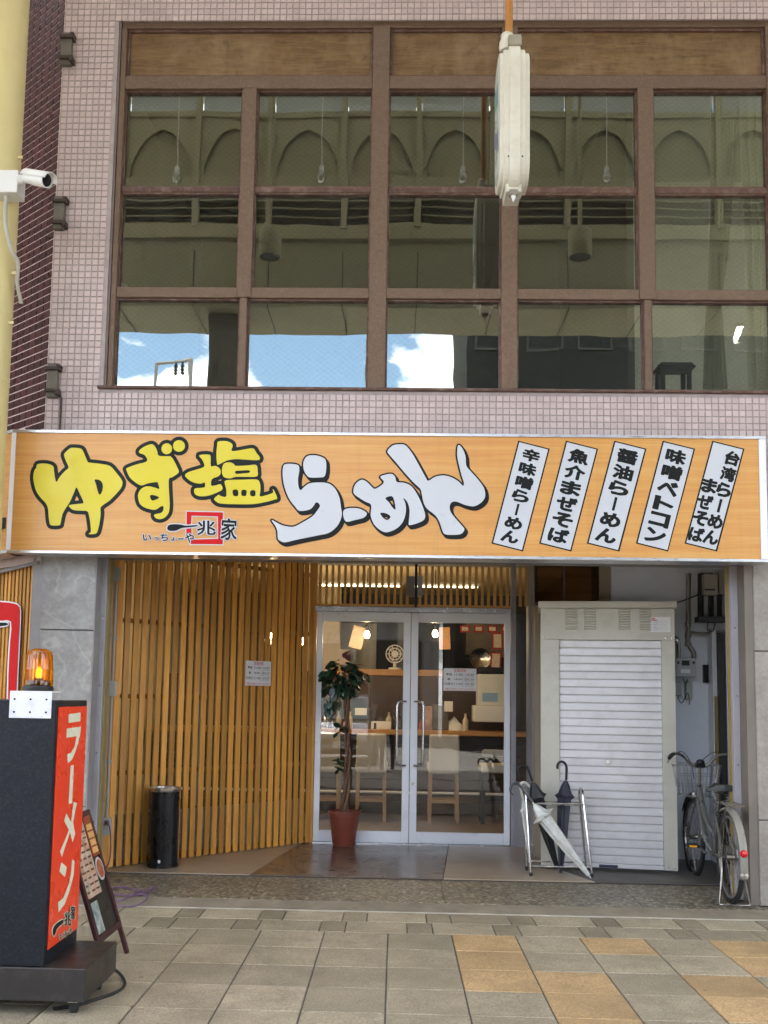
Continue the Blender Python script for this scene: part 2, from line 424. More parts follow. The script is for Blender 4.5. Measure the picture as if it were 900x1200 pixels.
def stone2():
    t = NT('beige travertine cladding'); v = t.coord(); a = t.noise(v, 3, 9, .66, .8); b = t.noise(v, 40, 6, .7)
    c = t.ramp(a, [(.3,(.22,.19,.165)),(.7,(.38,.34,.30))]); c = t.mix(.35, c, t.ramp(b, [(.3,(.17,.145,.125)),(.7,(.46,.42,.37))]))
    t.bsdf(c, .5, 0, .4, t.bump(b, .08, .003)); return t.m
M['stone2'] = stone2()
M['slat'] = wood('stained cedar slat', (.50,.215,.034), (.74,.365,.078), 'Z', 1.0, .42, .34)
M['slat2'] = wood('fresh cedar slat', (.50,.24,.05), (.66,.36,.10), 'Z', 1.0, .42, .12)
M['woodx'] = wood('counter wood', (.34,.16,.045), (.5,.27,.09), 'X', 1.0, .35, .1)
M['white'] = mat('white paint', (.74,.74,.73), .5, .04, 3)
M['paper'] = mat('white printed card', (.78,.77,.76), .5, .02, 3)
M['black'] = mat('black print', (.008,.009,.008), .5, .1, 3, spec=.2)
M['ink'] = mat('green black print', (.010,.015,.012), .5, .1, 3, spec=.2)
M['red'] = mat('red print', (.60,.012,.014), .6, .05, 3, spec=.2)
M['blackp'] = mat('black plastic', (.012,.012,.013), .4, .2, 6, spec=.3)
M['rubber'] = mat('black rubber', (.02,.02,.02), .75, .2, 9)

# ================================================================== setting: ground, street, pavement
ground = struct(MB().quad((-150,-150,-.16),(150,-150,-.16),(150,150,-.16),(-150,150,-.16)).build('ground', mat('street paled for bounce', (.30,.28,.25), .85, .25, 2, bump=.4, bs=120)))  # unseen street, colour made pale to bounce more light into the recess
KY = 7.07
pv = MB().box(-40, 40, -.6, KY+.001, -.15, -.006)
pavement = struct(pv.build('pavement', mat('joint sand', (.10,.09,.08), .9, .2, 15)))
def slab_mat(name, c, dk):
    t = NT(name); v = t.coord(); g = t.n('ShaderNodeNewGeometry'); oi = t.n('ShaderNodeObjectInfo'); pos = g.outputs['Position']
    off = t.n('ShaderNodeVectorMath', operation='ADD'); cbn = t.n('ShaderNodeCombineXYZ'); mm = t.math('MULTIPLY', oi.outputs['Random'], 41.0)
    for i in range(3): t.l(mm, cbn.inputs[i])
    t.l(v, off.inputs[0]); t.l(cbn.outputs[0], off.inputs[1]); v = off.outputs[0]
    col = t.ramp(t.noise(v, 3.5, 7, .62), [(.3, scl(c,.84)), (.7, scl(c,1.12))])
    col = t.mix(1, col, t.ramp(oi.outputs['Random'], [(0,.84),(1,1.13)]), 'MULTIPLY')
    sp_ = t.noise(v, 95, 3, .8); col = t.mix(1, col, t.ramp(sp_, [(.34,.62),(.5,1.0),(.66,1.34)]), 'MULTIPLY')
    st_ = t.ramp(t.noise(pos, 1.7, 9, .7), [(.47,0.0),(.66,.55)]); col = t.mix(st_, col, dk)
    sm_ = t.ramp(t.noise(pos, 6.5, 7, .72), [(.55,0.0),(.72,.5)]); col = t.mix(sm_, col, scl(dk,.8))
    vo = t.n('ShaderNodeTexVoronoi'); t.l(pos, vo.inputs['Vector']); vo.inputs['Scale'].default_value = 4.2; vo.inputs['Randomness'].default_value = 1.0
    gum = t.ramp(vo.outputs['Distance'], [(.0,.75),(.045,.7),(.06,0.0)]); sel = t.math('GREATER_THAN', t.n('ShaderNodeSeparateColor').outputs[0], .5)
    spc = t.n('ShaderNodeSeparateColor'); t.l(vo.outputs['Color'], spc.inputs[0]); sel = t.math('GREATER_THAN', spc.outputs[0], .55)
    col = t.mix(t.math('MULTIPLY', gum, sel), col, scl(dk,.6))
    t.bsdf(col, t.ramp(t.noise(pos, 2.2, 5), [(.35,.6),(.7,.85)]), 0, .35, t.bump(sp_, .35, .004)); return t.m
tg = [slab_mat('grey beige paving slab', (.345,.292,.205), (.19,.158,.11)), slab_mat('ochre paving slab', (.44,.295,.148), (.26,.18,.098)), slab_mat('dark grey paving slab', (.285,.238,.165), (.16,.132,.09))]
def slab_mesh(w, d):
    return MB().box(-w/2, w/2, -d/2, d/2, -.03, 0)
T = .3925; TD = .40; JG = .008
X0 = -.03
def mk_slab(w, d, m):
    return slab_mesh(w-JG, d-JG).build('paving_slab', m, pavement, bevel=.003, local=True, seg=1)
protos = {}
def slab(cx, cy, w, d, mi):
    k = (round(w,3), round(d,3), mi)
    z = random.uniform(-.0012,.0012)
    if k not in protos:
        o = mk_slab(w, d, tg[mi]); protos[k] = o; o.location = (cx, cy, z)
    else:
        o = inst(protos[k], pavement, (cx, cy, z))
    o.rotation_euler = (random.uniform(-.002,.002), random.uniform(-.002,.002), 0)
ochre = {(0,2),(1,1),(1,2),(1,3),(1,0) ,(2,4),(4,1),(4,2),(2,1),(2,2),(3,3),(3,4)}
# columns counted from the seam right of the picture's middle; rows counted from the building
och = {0:[1,3,5], 1:[1,5], 2:[1,2,4], 3:[2,4], 4:[2,5]}
for r in range(7):
    for c in range(-9, 9):
        if r > 4 and abs(c) > 8: continue
        slab(X0+T*(c+.5), 6.47-TD*(r+.5), T, TD, 1 if c in och.get(r, []) else 0)
yb = 6.47
for r, d in enumerate((.30, .295)):
    x = -3.6 + (.13 if r else 0); k = 0
    while x < 3.6:
        w = .39 if k % 2 == 0 else .16
        slab(x+w/2, yb+d/2, w, d, 0 if k % 2 == 0 else 2); x += w; k += 1
    yb += d
# kerb strip, washed aggregate strip, entrance floor
kerb = struct(MB().prism([(-3.4,KY+.004,0),(-3.4,7.29,.022),(-3.4,7.29,-.15),(-3.4,KY+.004,-.15)], (7.0,0,0)).build('kerb_strip', mat('worn concrete', (.24,.20,.145), .8, .2, 5, bump=.35, bs=90, dirt=(.12,.1,.08), dirt_amt=.5, dirt_s=6)))
struct(MB().prism([(-3.4,KY-.012,.004),(-3.4,KY+.002,.006),(-3.4,KY+.002,-.05),(-3.4,KY-.012,-.05)], (7.0,0,0)).build('kerb_joint', mat('pale mortar', (.42,.38,.32), .9, .2, 9)))
def pebble():
    t = NT('washed pebble aggregate'); v = t.coord(); vo = t.n('ShaderNodeTexVoronoi'); t.l(v, vo.inputs['Vector']); vo.inputs['Scale'].default_value = 36
    c = t.ramp(vo.outputs['Color'], [(.15,(.075,.062,.044)),(.45,(.24,.20,.14)),(.7,(.36,.30,.21)),(.92,(.52,.45,.34))])
    e = t.ramp(vo.outputs['Distance'], [(.2,1.0),(.75,.3)]); c = t.mix(1, c, e, 'MULTIPLY')
    c = t.mix(.2, c, t.ramp(t.noise(v, 3, 5), [(.3,(.16,.135,.095)),(.7,(.30,.25,.18))]))
    h = t.ramp(vo.outputs['Distance'], [(.0,1.0),(.7,0.0)]); t.bsdf(c, .42, 0, .5, t.bump(h, .7, .006)); return t.m
M['pebble'] = pebble()
for i, (xa, xb) in enumerate(((-3.4,-1.02),(-1.017,.36),(.363,1.74),(1.743,3.6))):
    struct(MB().prism([(xa,7.294,.022),(xa,8.045,.046),(xa,8.045,-.1),(xa,7.294,-.1)], (xb-xa,0,0)).build('aggregate_strip', M['pebble'], bevel=.003, seg=1))
def floor_mat(name, a, b, r):
    t = NT(name); v = t.coord(); n1 = t.noise(v, 2.0, 7, .62); n2 = t.noise(v, 60, 4, .7)
    c = t.ramp(n1, [(.3,a),(.7,b)]); c = t.mix(.12, c, t.ramp(n2, [(.35,scl(a,.55)),(.65,scl(b,1.2))]))
    rr = t.ramp(t.noise(v, 3.3, 6), [(.35,r-.02),(.7,r+.06)]); t.bsdf(c, rr, 0, .5, t.bump(n2, .05, .003)); return t.m
fl_b = floor_mat('polished brown floor', (.125,.085,.062), (.16,.112,.083), .24)
fl_c = floor_mat('beige terrazzo floor', (.34,.255,.18), (.40,.31,.225), .30)
FZ = .06
bs = MB().prism([(-2.9,8.05,FZ),(-1.12,8.05,FZ),(-.86,9.9,FZ),(-2.9,9.9,FZ)], (0,0,-.12)); struct(bs.build('entrance_floor', fl_c))
bs = MB().prism([(-1.114,8.05,FZ),(.38,8.05,FZ),(.52,9.9,FZ),(-.854,9.9,FZ)], (0,0,-.12)); struct(bs.build('entrance_floor', fl_b))
bs = MB().prism([(.386,8.05,FZ),(1.55,8.05,FZ),(1.35,8.6,FZ),(1.35,9.9,FZ),(.526,9.9,FZ)], (0,0,-.12)); struct(bs.build('entrance_floor', fl_c))
bs = MB().prism([(1.556,8.05,FZ),(3.2,8.05,FZ),(3.2,9.9,FZ),(1.356,9.9,FZ),(1.356,8.6,FZ)], (0,0,-.12)); struct(bs.build('entrance_floor', floor_mat('dark floor section', (.07,.06,.05), (.12,.105,.09), .5)))  # floor section in a darker tone around the cabinet
struct(MB().box(-2.9,3.2,8.046,8.05,-.1,.052).build('floor_edging', M['dark']))

# ================================================================== the shop building
YF = 7.40
bld = thing('shop_building', 'two storey shop building with pink mosaic tiles and a wide brown framed window', 'building', (0, YF, 0))
XL = -2.668; XR = 4.2; ZT = 10.6
wx0 = at(131, 220, YF).x; wz0 = at(450, 457.5, YF).z; wz1 = at(450, 22, YF).z
w = MB(); w.box(XL, wx0, YF+.006, YF+.3, 2.55, ZT); w.box(wx0, XR, YF+.006, YF+.3, 2.55, wz0); w.box(wx0, XR, YF+.006, YF+.3, wz1, ZT)
w.build('tiled_wall', M['grout'], bld)
tl = MB(); P_ = .0497
def tile(x, z):
    a = P_*.5-.0026; x0,x1,z0,z1 = x-a,x+a,z-a,z+a; y0 = YF+random.uniform(0,.0012); b = .0025
    tl.add([(x0+b,y0,z0+b),(x1-b,y0,z0+b),(x1-b,y0,z1-b),(x0+b,y0,z1-b),(x0,YF+.008,z0),(x1,YF+.008,z0),(x1,YF+.008,z1),(x0,YF+.008,z1)],
           [(0,1,2,3),(4,5,1,0),(5,6,2,1),(6,7,3,2),(7,4,0,3)])
nx = int((wx0-XL)/P_)
for j in range(int((7.3-3.3)/P_)):
    z = 3.3+P_*(j+.5)
    for i in range(int((3.6-XL)/P_)):
        x = XL+.004+P_*(i+.5)
        if x > wx0-.01 and wz0-.01 < z < wz1+.012: continue
        tile(x, z)
tl.build('mosaic_tiles', M['pink'], bld, kind='stuff', fixn=False)
# tile return inside the window opening
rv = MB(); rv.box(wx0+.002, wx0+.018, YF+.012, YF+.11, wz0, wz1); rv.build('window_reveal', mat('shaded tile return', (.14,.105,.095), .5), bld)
# chamfered corner in maroon glazed tile
CH = math.radians(41.5); cdx, cdy = -math.cos(CH), math.sin(CH)
ch = part_empty('corner_wall', bld)
cw = MB(); cw.prism([(XL-.001,YF+.004,2.4),(XL-.001,YF+.004,ZT),(XL+4*cdx,YF+.004+4*cdy,ZT),(XL+4*cdx,YF+.004+4*cdy,2.4)], (.18,.2,0)); cw.build('wall_backing', M['grout2'], ch)
nrm = Vector((-math.sin(CH), -math.cos(CH), 0))
TW, TH = .0965, .0622
tb = MB().box(-TW/2+.0052, TW/2-.0052, -.003, .006, -TH/2+.005, TH/2-.005)
tp = None
cnt = 0
for j in range(int((7.6-3.35)/TH)):
    z = 3.35+TH*(j+.5)
    for i in range(9):
        s = .004+TW*(i+.5)
        p = Vector((XL+cdx*s, YF+cdy*s, z))
        v = p-CAM; px = CCX+CF*v.dot(_A)/v.dot(_F); py = CCY-CF*v.dot(_U)/v.dot(_F)
        lim = 33-(py/500)*24
        if px < lim-10 or py > 505 or py < -16: continue
        loc = p - origin(ch)
        if tp is None:
            tp = tb.build('wall_tile', M['maroon'], ch, local=True); o = tp; o.location = loc
        else: o = inst(tp, ch, loc)
        o.rotation_euler = (random.uniform(-.006,.006), 0, -CH+random.uniform(-.006,.006)); cnt += 1
print('corner tiles', cnt)

# --- upper window
win = part_empty('upper_window', bld)
YM = YF+.022; YG = YF+.088
def X_(x, y, Y=YM): return at(x, y, Y).x
def Z_(y, x=450, Y=YM): return at(x, y, Y).z
vb = [(131.5,141),(281,297.5),(434.5,454.5),(588,606.5),(748.5,767)]
mull = [(X_(a,220), X_(b,220)) for a, b in vb]
mull.append((mull[4][0]+.985, mull[4][1]+.985)); mull.append((mull[5][0]+.985, mull[5][1]+.985))
mull[0] = (wx0+.02, mull[0][1])
ztop = Z_(23); zb1 = Z_(31); zr0, zr1 = Z_(103), Z_(88); zs0, zs1 = Z_(223.5), Z_(217); zm0, zm1 = Z_(349), Z_(337); zsill = Z_(456)
def fbar(x0, x1, z0, z1, y0, d=.085, m=None, name='frame_bar'): return MB().box(x0,x1,y0,y0+d,z0,z1).build(name, m or M['brown'], win, bevel=.004, seg=1)
xe = mull[-1][1]
fbar(wx0+.02, xe, zb1, ztop-.001, YM+.012, .12)                 # head
fbar(wx0-.04, xe, zsill-.022, zsill, YM-.045, .2, M['brown2'], 'window_sill')
for i, (a, b) in enumerate(mull):
    top = zb1 if i in (0, 2, 3, 5, 6) else zr0
    n = .055 if i in (1, 4) else 0
    fbar(a, b, zm0 if n else zsill, top, YM)
    if n:
        c = (a+b)/2; fbar(c-.027, c+.027, zsill, zm0-.001, YM+.004)
spans_low = list(zip(mull[:-1], mull[1:]))
for (a, b), (c, d) in spans_low:
    fbar(b, c, zs0, zs1, YM+.03, .07, M['brown2'])
    fbar(b, c, zm0, zm1, YM+.01)
board_edges = [mull[0], mull[2], mull[3], mull[5], mull[6]]
for (a, b), (c, d) in zip(board_edges[:-1], board_edges[1:]):
    fbar(b, c, zr0, zr1, YM+.006)
    MB().box(b+.008, c-.008, YM+.05, YM+.07, zr1+.004, zb1-.004).build('plywood_board', M['ply'], win)
    for z0, z1 in ((zb1-.022, zb1), (zr1, zr1+.02)): fbar(b, c, z0, z1, YM+.028, .05, M['brown2'], 'bead')
    for x0, x1 in ((b, b+.022), (c-.022, c)): fbar(x0, x1, zr1+.02, zb1-.022, YM+.03, .05, M['brown2'], 'bead')
gw = glass('wired window glass', .19, (.86,.88,.83), wire=.055, dirt=.025, gcol=(.96,.97,.86), warp=.0012)
for k, ((a, b), (c, d)) in enumerate(spans_low):
    for z0, z1 in ((zs1, zr0), (zm1, zs0), (zsill, zm0)):
        low = z0 == zsill
        bb, cc = b, c
        if low:
            if k in (0, 3): cc = (c+d)/2-.027
            if k in (1, 4): bb = (a+b)/2+.027
        f = MB(); t_ = .013
        f.box(bb,cc,YG-.03,YG+.02,z1-t_,z1); f.box(bb,cc,YG-.03,YG+.02,z0,z0+t_*.8); f.box(bb,bb+t_,YG-.0295,YG+.0195,z0+t_*.8,z1-t_); f.box(cc-t_,cc,YG-.0295,YG+.0195,z0+t_*.8,z1-t_)
        sash = f.build('sash', M['brown2'], win)
        g = MB().box(bb+t_*.8,cc-t_*.8,YG-.003,YG+.003,z0+t_*.6,z1-t_*.8).build('pane', gw, win)
        g.rotation_euler = (0,0,0)
# --- upper room behind the glass
rm = mat('dim plaster', (.36,.37,.33), .8, .1, 1.5)
def room(name, m, x0,x1,y0,y1,z0,z1): return MB().box(x0,x1,y0,y1,z0,z1).build(name, m, bld)
room('upper_floor', mat('dull floorboards', (.12,.10,.08), .6), XL+.1,XR,YF+.3,12.0,3.35,3.45)
room('upper_ceiling', rm, XL+.1,XR,YF+.3,12.0,7.0,7.1)
room('upper_back_wall', mat('dark back wall', (.10,.105,.10), .8), XL+.1,XR,12.0,12.1,3.45,7.0)
room('upper_side_wall', rm, XL+.1,XL+.2,YF+.3,12.0,3.45,7.0)
room('upper_partition', mat('pale partition', (.62,.64,.57), .8, .05), 1.98,XR,10.5,10.6,3.45,7.0)
room('upper_partition', mat('grey partition', (.16,.17,.16), .8, .05), 1.92,1.98,8.4,12.0,3.45,7.0)

# --- columns and recess at street level
zc = 2.72
lc = part_empty('stone_column', bld)
for z0, z1 in ((.03,.62),(.626,1.90),(1.906,zc)):
    MB().box(-2.63,-2.235,YF+.01,YF+.5,z0,z1).build('stone_panel', M['stone'], lc, bevel=.004, seg=1)
rc = part_empty('stone_column', bld)
rc.location = (0,0,0)
for z0, z1 in ((.03,.62),(.626,1.82),(1.826,zc)):
    MB().box(2.585,3.3,YF+.01,YF+.5,z0,z1).build('stone_panel', M['stone2'], rc, bevel=.004, seg=1)
MB().box(2.522,2.5845,YF+.02,YF+.45,.03,zc).build('column_edge', mat('brown stone edge', (.19,.16,.135), .6), rc)
MB().box(-2.2345,-2.228,YF+.015,YF+.155,.03,zc).build('column_edge', M['steel'], lc)
# jambs and header of the shop front
j = MB(); j.box(-2.2345,-2.192,YF+.16,YF+.30,.04,2.462); j.build('shutter_guide', M['lilac'], bld, bevel=.004, seg=1)
j = MB(); j.box(-2.191,-2.180,YF+.19,YF+.27,.04,2.46); j.build('guide_slot', mat('dull ochre seal', (.30,.23,.09), .7), bld)
j = MB(); j.box(2.470,2.5215,YF+.16,YF+.30,.04,2.462); j.build('shutter_guide', M['lilac'], bld, bevel=.004, seg=1)
j = MB(); j.box(2.455,2.4695,YF+.21,YF+.225,.04,2.46); j.build('guide_slot', mat('yellow seal strip', (.30,.21,.05), .7), bld)
for sx in (-2.214, 2.497):
    for z in (.5, 1.0, 1.5, 2.0):
        MB().lathe((sx,YF+.16,z), [(.007,0),(.007,-.003),(.0,-.004)], 8, (0,1,0)).build('screw', M['chrome'], bld)
MB().box(-2.6,3.2,YF+.145,YF+.33,2.465,2.60).build('shutter_box', mat('dark grey painted header', (.16,.15,.145), .5, .15, 3, dirt=(.07,.06,.055), dirt_amt=.5), bld, bevel=.005, seg=1)
MB().box(-2.6,3.2,YF+.05,YF+.145,2.56,2.72).build('header_beam', mat('brown grey soffit steel', (.13,.11,.10), .6), bld)
MB().box(-3.0,3.2,YF+.33,10.2,2.76,2.85).build('recess_ceiling', mat('recess ceiling', (.22,.20,.17), .8), bld)
MB().box(-3.0,3.4,YF-.2,YF+.05,2.62,2.70).build('sign_soffit', M['dark'], bld)
# right recess walls
ww = mat('white painted render', (.80,.82,.86), .6, .06, 1.6, bump=.15, bs=40, dirt=(.38,.39,.42), dirt_amt=.3, dirt_s=2)
MB().box(1.95,3.4,9.25,9.4,FZ,2.76).build('recess_wall', ww, bld)
MB().box(3.0,3.1,YF+.5,9.25,FZ,2.76).build('recess_wall', ww, bld)
bw = mat('beige board', (.33,.27,.19), .7, .1, 2)
MB().box(1.26,1.95,9.30,9.4,FZ,2.30).build('recess_wall', bw, bld)
MB().box(1.85,1.95,9.302,9.38,2.302,2.76).build('recess_wall', bw, bld)
hw = MB(); hw.box(1.26,1.85,9.29,9.36,2.70,2.758); hw.box(1.26,1.85,9.29,9.36,2.302,2.33); hw.box(1.52,1.54,9.31,9.35,2.33,2.70); hw.build('high_window_frame', mat('dark bronze frame', (.06,.05,.04), .5), bld)
MB().box(1.26,1.85,9.33,9.336,2.33,2.70).build('high_window_pane', glass('amber room glass', .05, (.42,.34,.22)), bld)
# door leaf edge at the right of the recess
db = MB(); db.box(2.84,2.90,9.05,9.24,FZ,2.05); db.build('side_door', mat('dark side door', (.035,.033,.03), .5), bld)
MB().box(2.80,2.839,9.10,9.24,FZ,2.10).build('side_door_frame', M['white'], bld)
MB().box(2.755,2.795,9.2,9.245,1.62,1.78).build('switch_cover', M['blackp'], bld)
# ================================================================== entrance: doors, transom
YD = 9.82
dx0, dx1, dz1 = -.776, 1.098, 2.262
ent = part_empty('entrance', bld)
gd = glass('door glass', .0, (.93,.94,.93), dirt=.008)
def leaf(x0, x1, hs):
    s_out, s_in = .055, .068
    a, b = (s_out, s_in) if hs > 0 else (s_in, s_out)
    f = MB(); f.box(x0,x0+a,YD,YD+.045,FZ+.01,dz1); f.box(x1-b,x1,YD,YD+.045,FZ+.01,dz1)
    f.box(x0+a,x1-b,YD+.002,YD+.043,dz1-.095,dz1); f.box(x0+a,x1-b,YD+.002,YD+.043,FZ+.01,FZ+.115)
    o = f.build('door_leaf', M['alup'], bld, bevel=.004)
    MB().box(x0+a-.004,x1-b+.004,YD+.018,YD+.026,FZ+.11,dz1-.09).build('pane', gd, o)
    hx = (x1-b/2-.004) if hs > 0 else (x0+a/2+.004); d = -hs*.085
    z0, z1 = at(478,897,YD).z, at(478,822,YD).z
    pts = [(hx,YD,z1),(hx+d*.5,YD-.045,z1),(hx+d*.9,YD-.06,z1-.008),(hx+d,YD-.065,z1-.045),(hx+d,YD-.065,z0+.045),(hx+d*.9,YD-.06,z0+.008),(hx+d*.5,YD-.045,z0),(hx,YD,z0)]
    MB().tube(pts, .0125, 10).build('handle', M['chrome'], o, smooth=True)
    if hs > 0: pass
    else:
        p = at(485,918,YD); MB().lathe((hx-.01,YD,p.z), [(.017,0),(.017,-.006),(.006,-.007),(.0,-.006)], 14, (0,1,0)).build('lock', M['chrome'], o, smooth=True)
    return o
xm = .138
leaf(dx0+.004, xm-.003, 1); leaf(xm+.003, dx1-.004, -1)
h = MB(); h.box(dx0-.02,dx1+.02,YD-.012,YD+.06,dz1+.0005,dz1+.055); h.build('door_head', M['chrome'], ent, bevel=.004, seg=1)
h = MB(); h.box(dx0-.045,dx0-.002,YD-.01,YD+.06,FZ,2.75); h.build('door_post', M['slat'], ent)
h = MB(); h.box(dx1+.004,dx1+.05,YD-.012,YD+.06,FZ,2.75); h.build('door_post', M['steel'], ent)
h = MB(); h.box(dx0,dx1+.04,YD-.03,YD+.06,FZ,FZ+.009); h.build('door_sill', M['chrome'], ent)
p = at(487.5,690,YD); MB().box(p.x-.013,p.x+.013,YD-.03,YD+.05,dz1+.056,2.76).build('transom_post', M['blackp'], ent)
MB().box(at(477,690,YD).x,p.x-.015,YD-.05,YD-.006,at(480,699,YD).z,at(480,676,YD).z).build('cover_plate', mat('taupe cover', (.16,.14,.12), .6), ent)
MB().box(p.x+.015,at(495,690,YD).x,YD-.05,YD-.006,at(480,699,YD).z,at(480,676,YD).z).build('cover_plate', M['steel'], ent)
tp = None
sx = dx0+.012
k = 0
while sx < dx1-.02:
    if abs(sx+.014-p.x) > .035:
        if tp is None:
            tp = MB().box(-.0135,.0135,-.013,.013,-.19,.19).build('transom_slat', M['slat2'], ent, local=True, bevel=.002, seg=1); o = tp
        else: o = inst(tp, ent)
        o.location = Vector((sx+.014, YD-.005, 2.525))-origin(ent); o.rotation_euler = (0, random.uniform(-.004,.004), random.uniform(-.05,.05))
    sx += .0605; k += 1
for i in range(3):
    o = inst(tp, ent); o.location = Vector((dx1+.09+i*.058, YD-.005, 2.525))-origin(ent)
tr = MB(); tr.box(dx0,p.x-.014,YD-.02,YD+.02,dz1+.056,dz1+.075); tr.box(p.x+.014,dx1,YD-.02,YD+.02,dz1+.056,dz1+.075); tr.build('transom_rail', M['slat2'], ent)
MB().box(dx0,dx1+.16,YD+.035,YD+.041,dz1+.076,2.75).build('transom_pane', gd, ent)
MB().box(dx1+.05,1.255,YD+.015,YD+.021,FZ+.6,2.26).build('sidelight_pane', gd, ent)
MB().box(dx1+.05,1.255,YD,YD+.05,FZ,FZ+.6).build('sidelight_panel', M['steel'], ent)
MB().box(1.255,1.30,9.4,YD+.06,FZ,2.75).build('sidelight_post', M['steel'], ent)

# ================================================================== wooden lattice screen
LA, LB = Vector((-2.275,8.19,0)), Vector((-.812,9.80,0)); ld = (LB-LA).normalized(); ln = Vector((ld.y,-ld.x,0))   # ln faces the street
lang = math.atan2(ld.y, ld.x)
lat = thing('wooden_lattice', 'tall screen of upright stained wooden slats angled beside the glass doors', 'screen', (LA.x,LA.y,FZ))
L_ = (LB-LA).length; N_ = 27
tp = None
for i in range(N_+1):
    s = .02+(L_-.04)*i/N_
    c = LA+ld*s
    if tp is None:
        tp = MB().box(-.026,.026,-.0105,.0105,.004,2.70).build('slat', M['slat'], lat, local=True, bevel=.0025, seg=1); o = tp
    else: o = inst(tp, lat)
    o.location = Vector((c.x,c.y,FZ))-lat.location; o.rotation_euler = (random.uniform(-.002,.002), random.uniform(-.0022,.0022), lang+random.uniform(-.05,.05))
for z in (.035,.74,1.36,1.98,2.55):
    MB().bar(Vector((LA.x,LA.y,FZ+z))-ln*.033, Vector((LB.x,LB.y,FZ+z))-ln*.033, .036, .036).build('rail', wood('dark stained rail', (.16,.065,.012), (.26,.115,.025), 'Y', 1, .5, .1, False) if z < .04 else bpy.data.materials['dark stained rail'], lat)
MB().bar(Vector((LA.x,LA.y,FZ+.002))-ld*.03-ln*.01, Vector((LA.x,LA.y,2.72))-ld*.03-ln*.01, .03,.05, up=ld).build('end_post', M['slat'], lat)
def on_lat(x, y, off=.0):
    d = _ray(x, y); q = LA+ln*off; t = (q-Vector((CAM.x,CAM.y,0))).dot(ln)/d.dot(ln); return CAM+d*t
# shop front glazing and low wall behind the lattice
def lwall(z0, z1, off, th, m, name):
    MB().bar(Vector((LA.x,LA.y,(z0+z1)/2))-ln*off-ld*.3, Vector((LB.x,LB.y,(z0+z1)/2))-ln*off+ld*.02, th, z1-z0).build(name, m, bld)
lowm = mat('grey board', (.27,.265,.27), .6, .1, 3, rand=.1)
for k in range(4): lwall(FZ+.1*k, FZ+.1*k+.092, .16, .03, lowm, 'low_wall_board')
lwall(FZ+.41, 2.75, .17, .006, gd, 'side_pane')
for s in (.02, .95, 1.9):
    c = LA+ld*s-ln*.17; MB().bar((c.x,c.y,FZ+.41),(c.x,c.y,2.75),.04,.05,up=ld).build('glazing_bar', M['steel'], bld)

# hours notices
def notice(name, label, fn, w, h, ox):
    """fn(u, v, d): point on the board, u right, v down (metres), d proud"""
    t = thing(name, label, 'notice', fn(0,0,0), group=None)
    mb = MB(); q = [fn(u,v,0) for u, v in ((0,0),(w,0),(w,h),(0,h))]; n_ = fn(0,0,.003)-fn(0,0,0); mb.prism(q, n_); mb.build('board', M['paper'], t)
    bk, rd = MB(), MB(); f3 = lambda a, b: fn(a, b, .0042)
    k = h/.24
    put_text(rd, '営業時間', (w*.5,.024*k), w*.36, .034*k, f3, bold=.02)
    for r, (a, b, c) in enumerate((('平日','11:00~14:30','ラストオーダー14:00'),('夜','18:00~翌0:30','ラストオーダー0:00'),('日曜日','11:00~20:30','ラストオーダー20:00'))):
        y = (.066+.050*r)*k; put_text(bk, a, (w*.16,y), w*(.085*len(a)), .026*k, f3, bold=.03)
        put_text(bk, b, (w*.63,y), w*.60, .024*k, f3, bold=.02); put_text(bk, c, (w*.74,y+.024*k), w*.36, .013*k, f3, bold=.01)
    put_text(rd, '木曜日 定休日とさせていただきます', (w*.5,.222*k), w*.92, .026*k, f3, bold=.03)
    bk.build('black_lettering', M['black'], t); rd.build('red_lettering', M['red'], t); return t
p0 = on_lat(288,774,.018)
notice('hours_notice', 'white opening hours notice fixed to the wooden slats', lambda u, v, d: p0+ld*(u)+Vector((0,0,-v))+ln*d, .30, .225, 0)
q0 = at(520,783,YD-.0)
notice('hours_notice', 'white opening hours notice stuck on the right glass door', lambda u, v, d: Vector((q0.x+u, YD+.012-d, q0.z-v)), .315, .215, 0)

# ================================================================== fascia sign
YS = 7.18
def sp(x, y, d=0.0): return at(x, y, YS) + Vector((0,-d,0))
def spd(d): return lambda x, y: sp(x, y, d)
sgx0, sgx1 = sp(16,575).x, sp(890,580).x; sgz0, sgz1 = sp(450,650).z, sp(450,511).z
sign = thing('fascia_sign', 'long wood grain shop sign with big yellow and white Japanese lettering', 'sign', ((sgx0+sgx1)/2, YS, sgz0))
def sign_wood():
    t = NT('printed wood grain'); v = t.coord(scale=(.35,1,9)); a = t.noise(v, 2.2, 8, .6, .5); b = t.noise(t.coord(scale=(.8,1,42)), 2, 5, .65)
    c = t.ramp(a, [(.25,(.58,.235,.052)),(.5,(.66,.335,.083)),(.78,(.70,.43,.145))]); c = t.mix(.4, c, t.ramp(b, [(.3,(.54,.20,.05)),(.7,(.72,.41,.14))]))
    dr = t.ramp(t.noise(t.coord(scale=(7,1,.5)), 2.2, 6, .65), [(.5,0.0),(.8,.16)]); c = t.mix(dr, c, (.25,.16,.08))
    t.bsdf(c, .33, 0, .4); return t.m
swm = sign_wood()
MB().box(sgx0,sgx1,YS,YS+.18,sgz0,sgz1).build('sign_panel', swm, sign)
fr = MB(); e_ = .022
fr.box(sgx0-.03,sgx1+.05,YS-.012,YS+.19,sgz1,sgz1+e_); 
fr.build('frame_trim', M['alu'], sign, bevel=.003)
MB().box(sgx0-.03,sgx1+.05,YS-.012,YS+.19,sgz0-e_,sgz0).build('frame_trim', M['alu'], sign, bevel=.003)
MB().box(sgx0-.032,sgx0-.001,YS-.010,YS+.19,sgz0,sgz1).build('frame_trim', M['alup'], sign, bevel=.003)
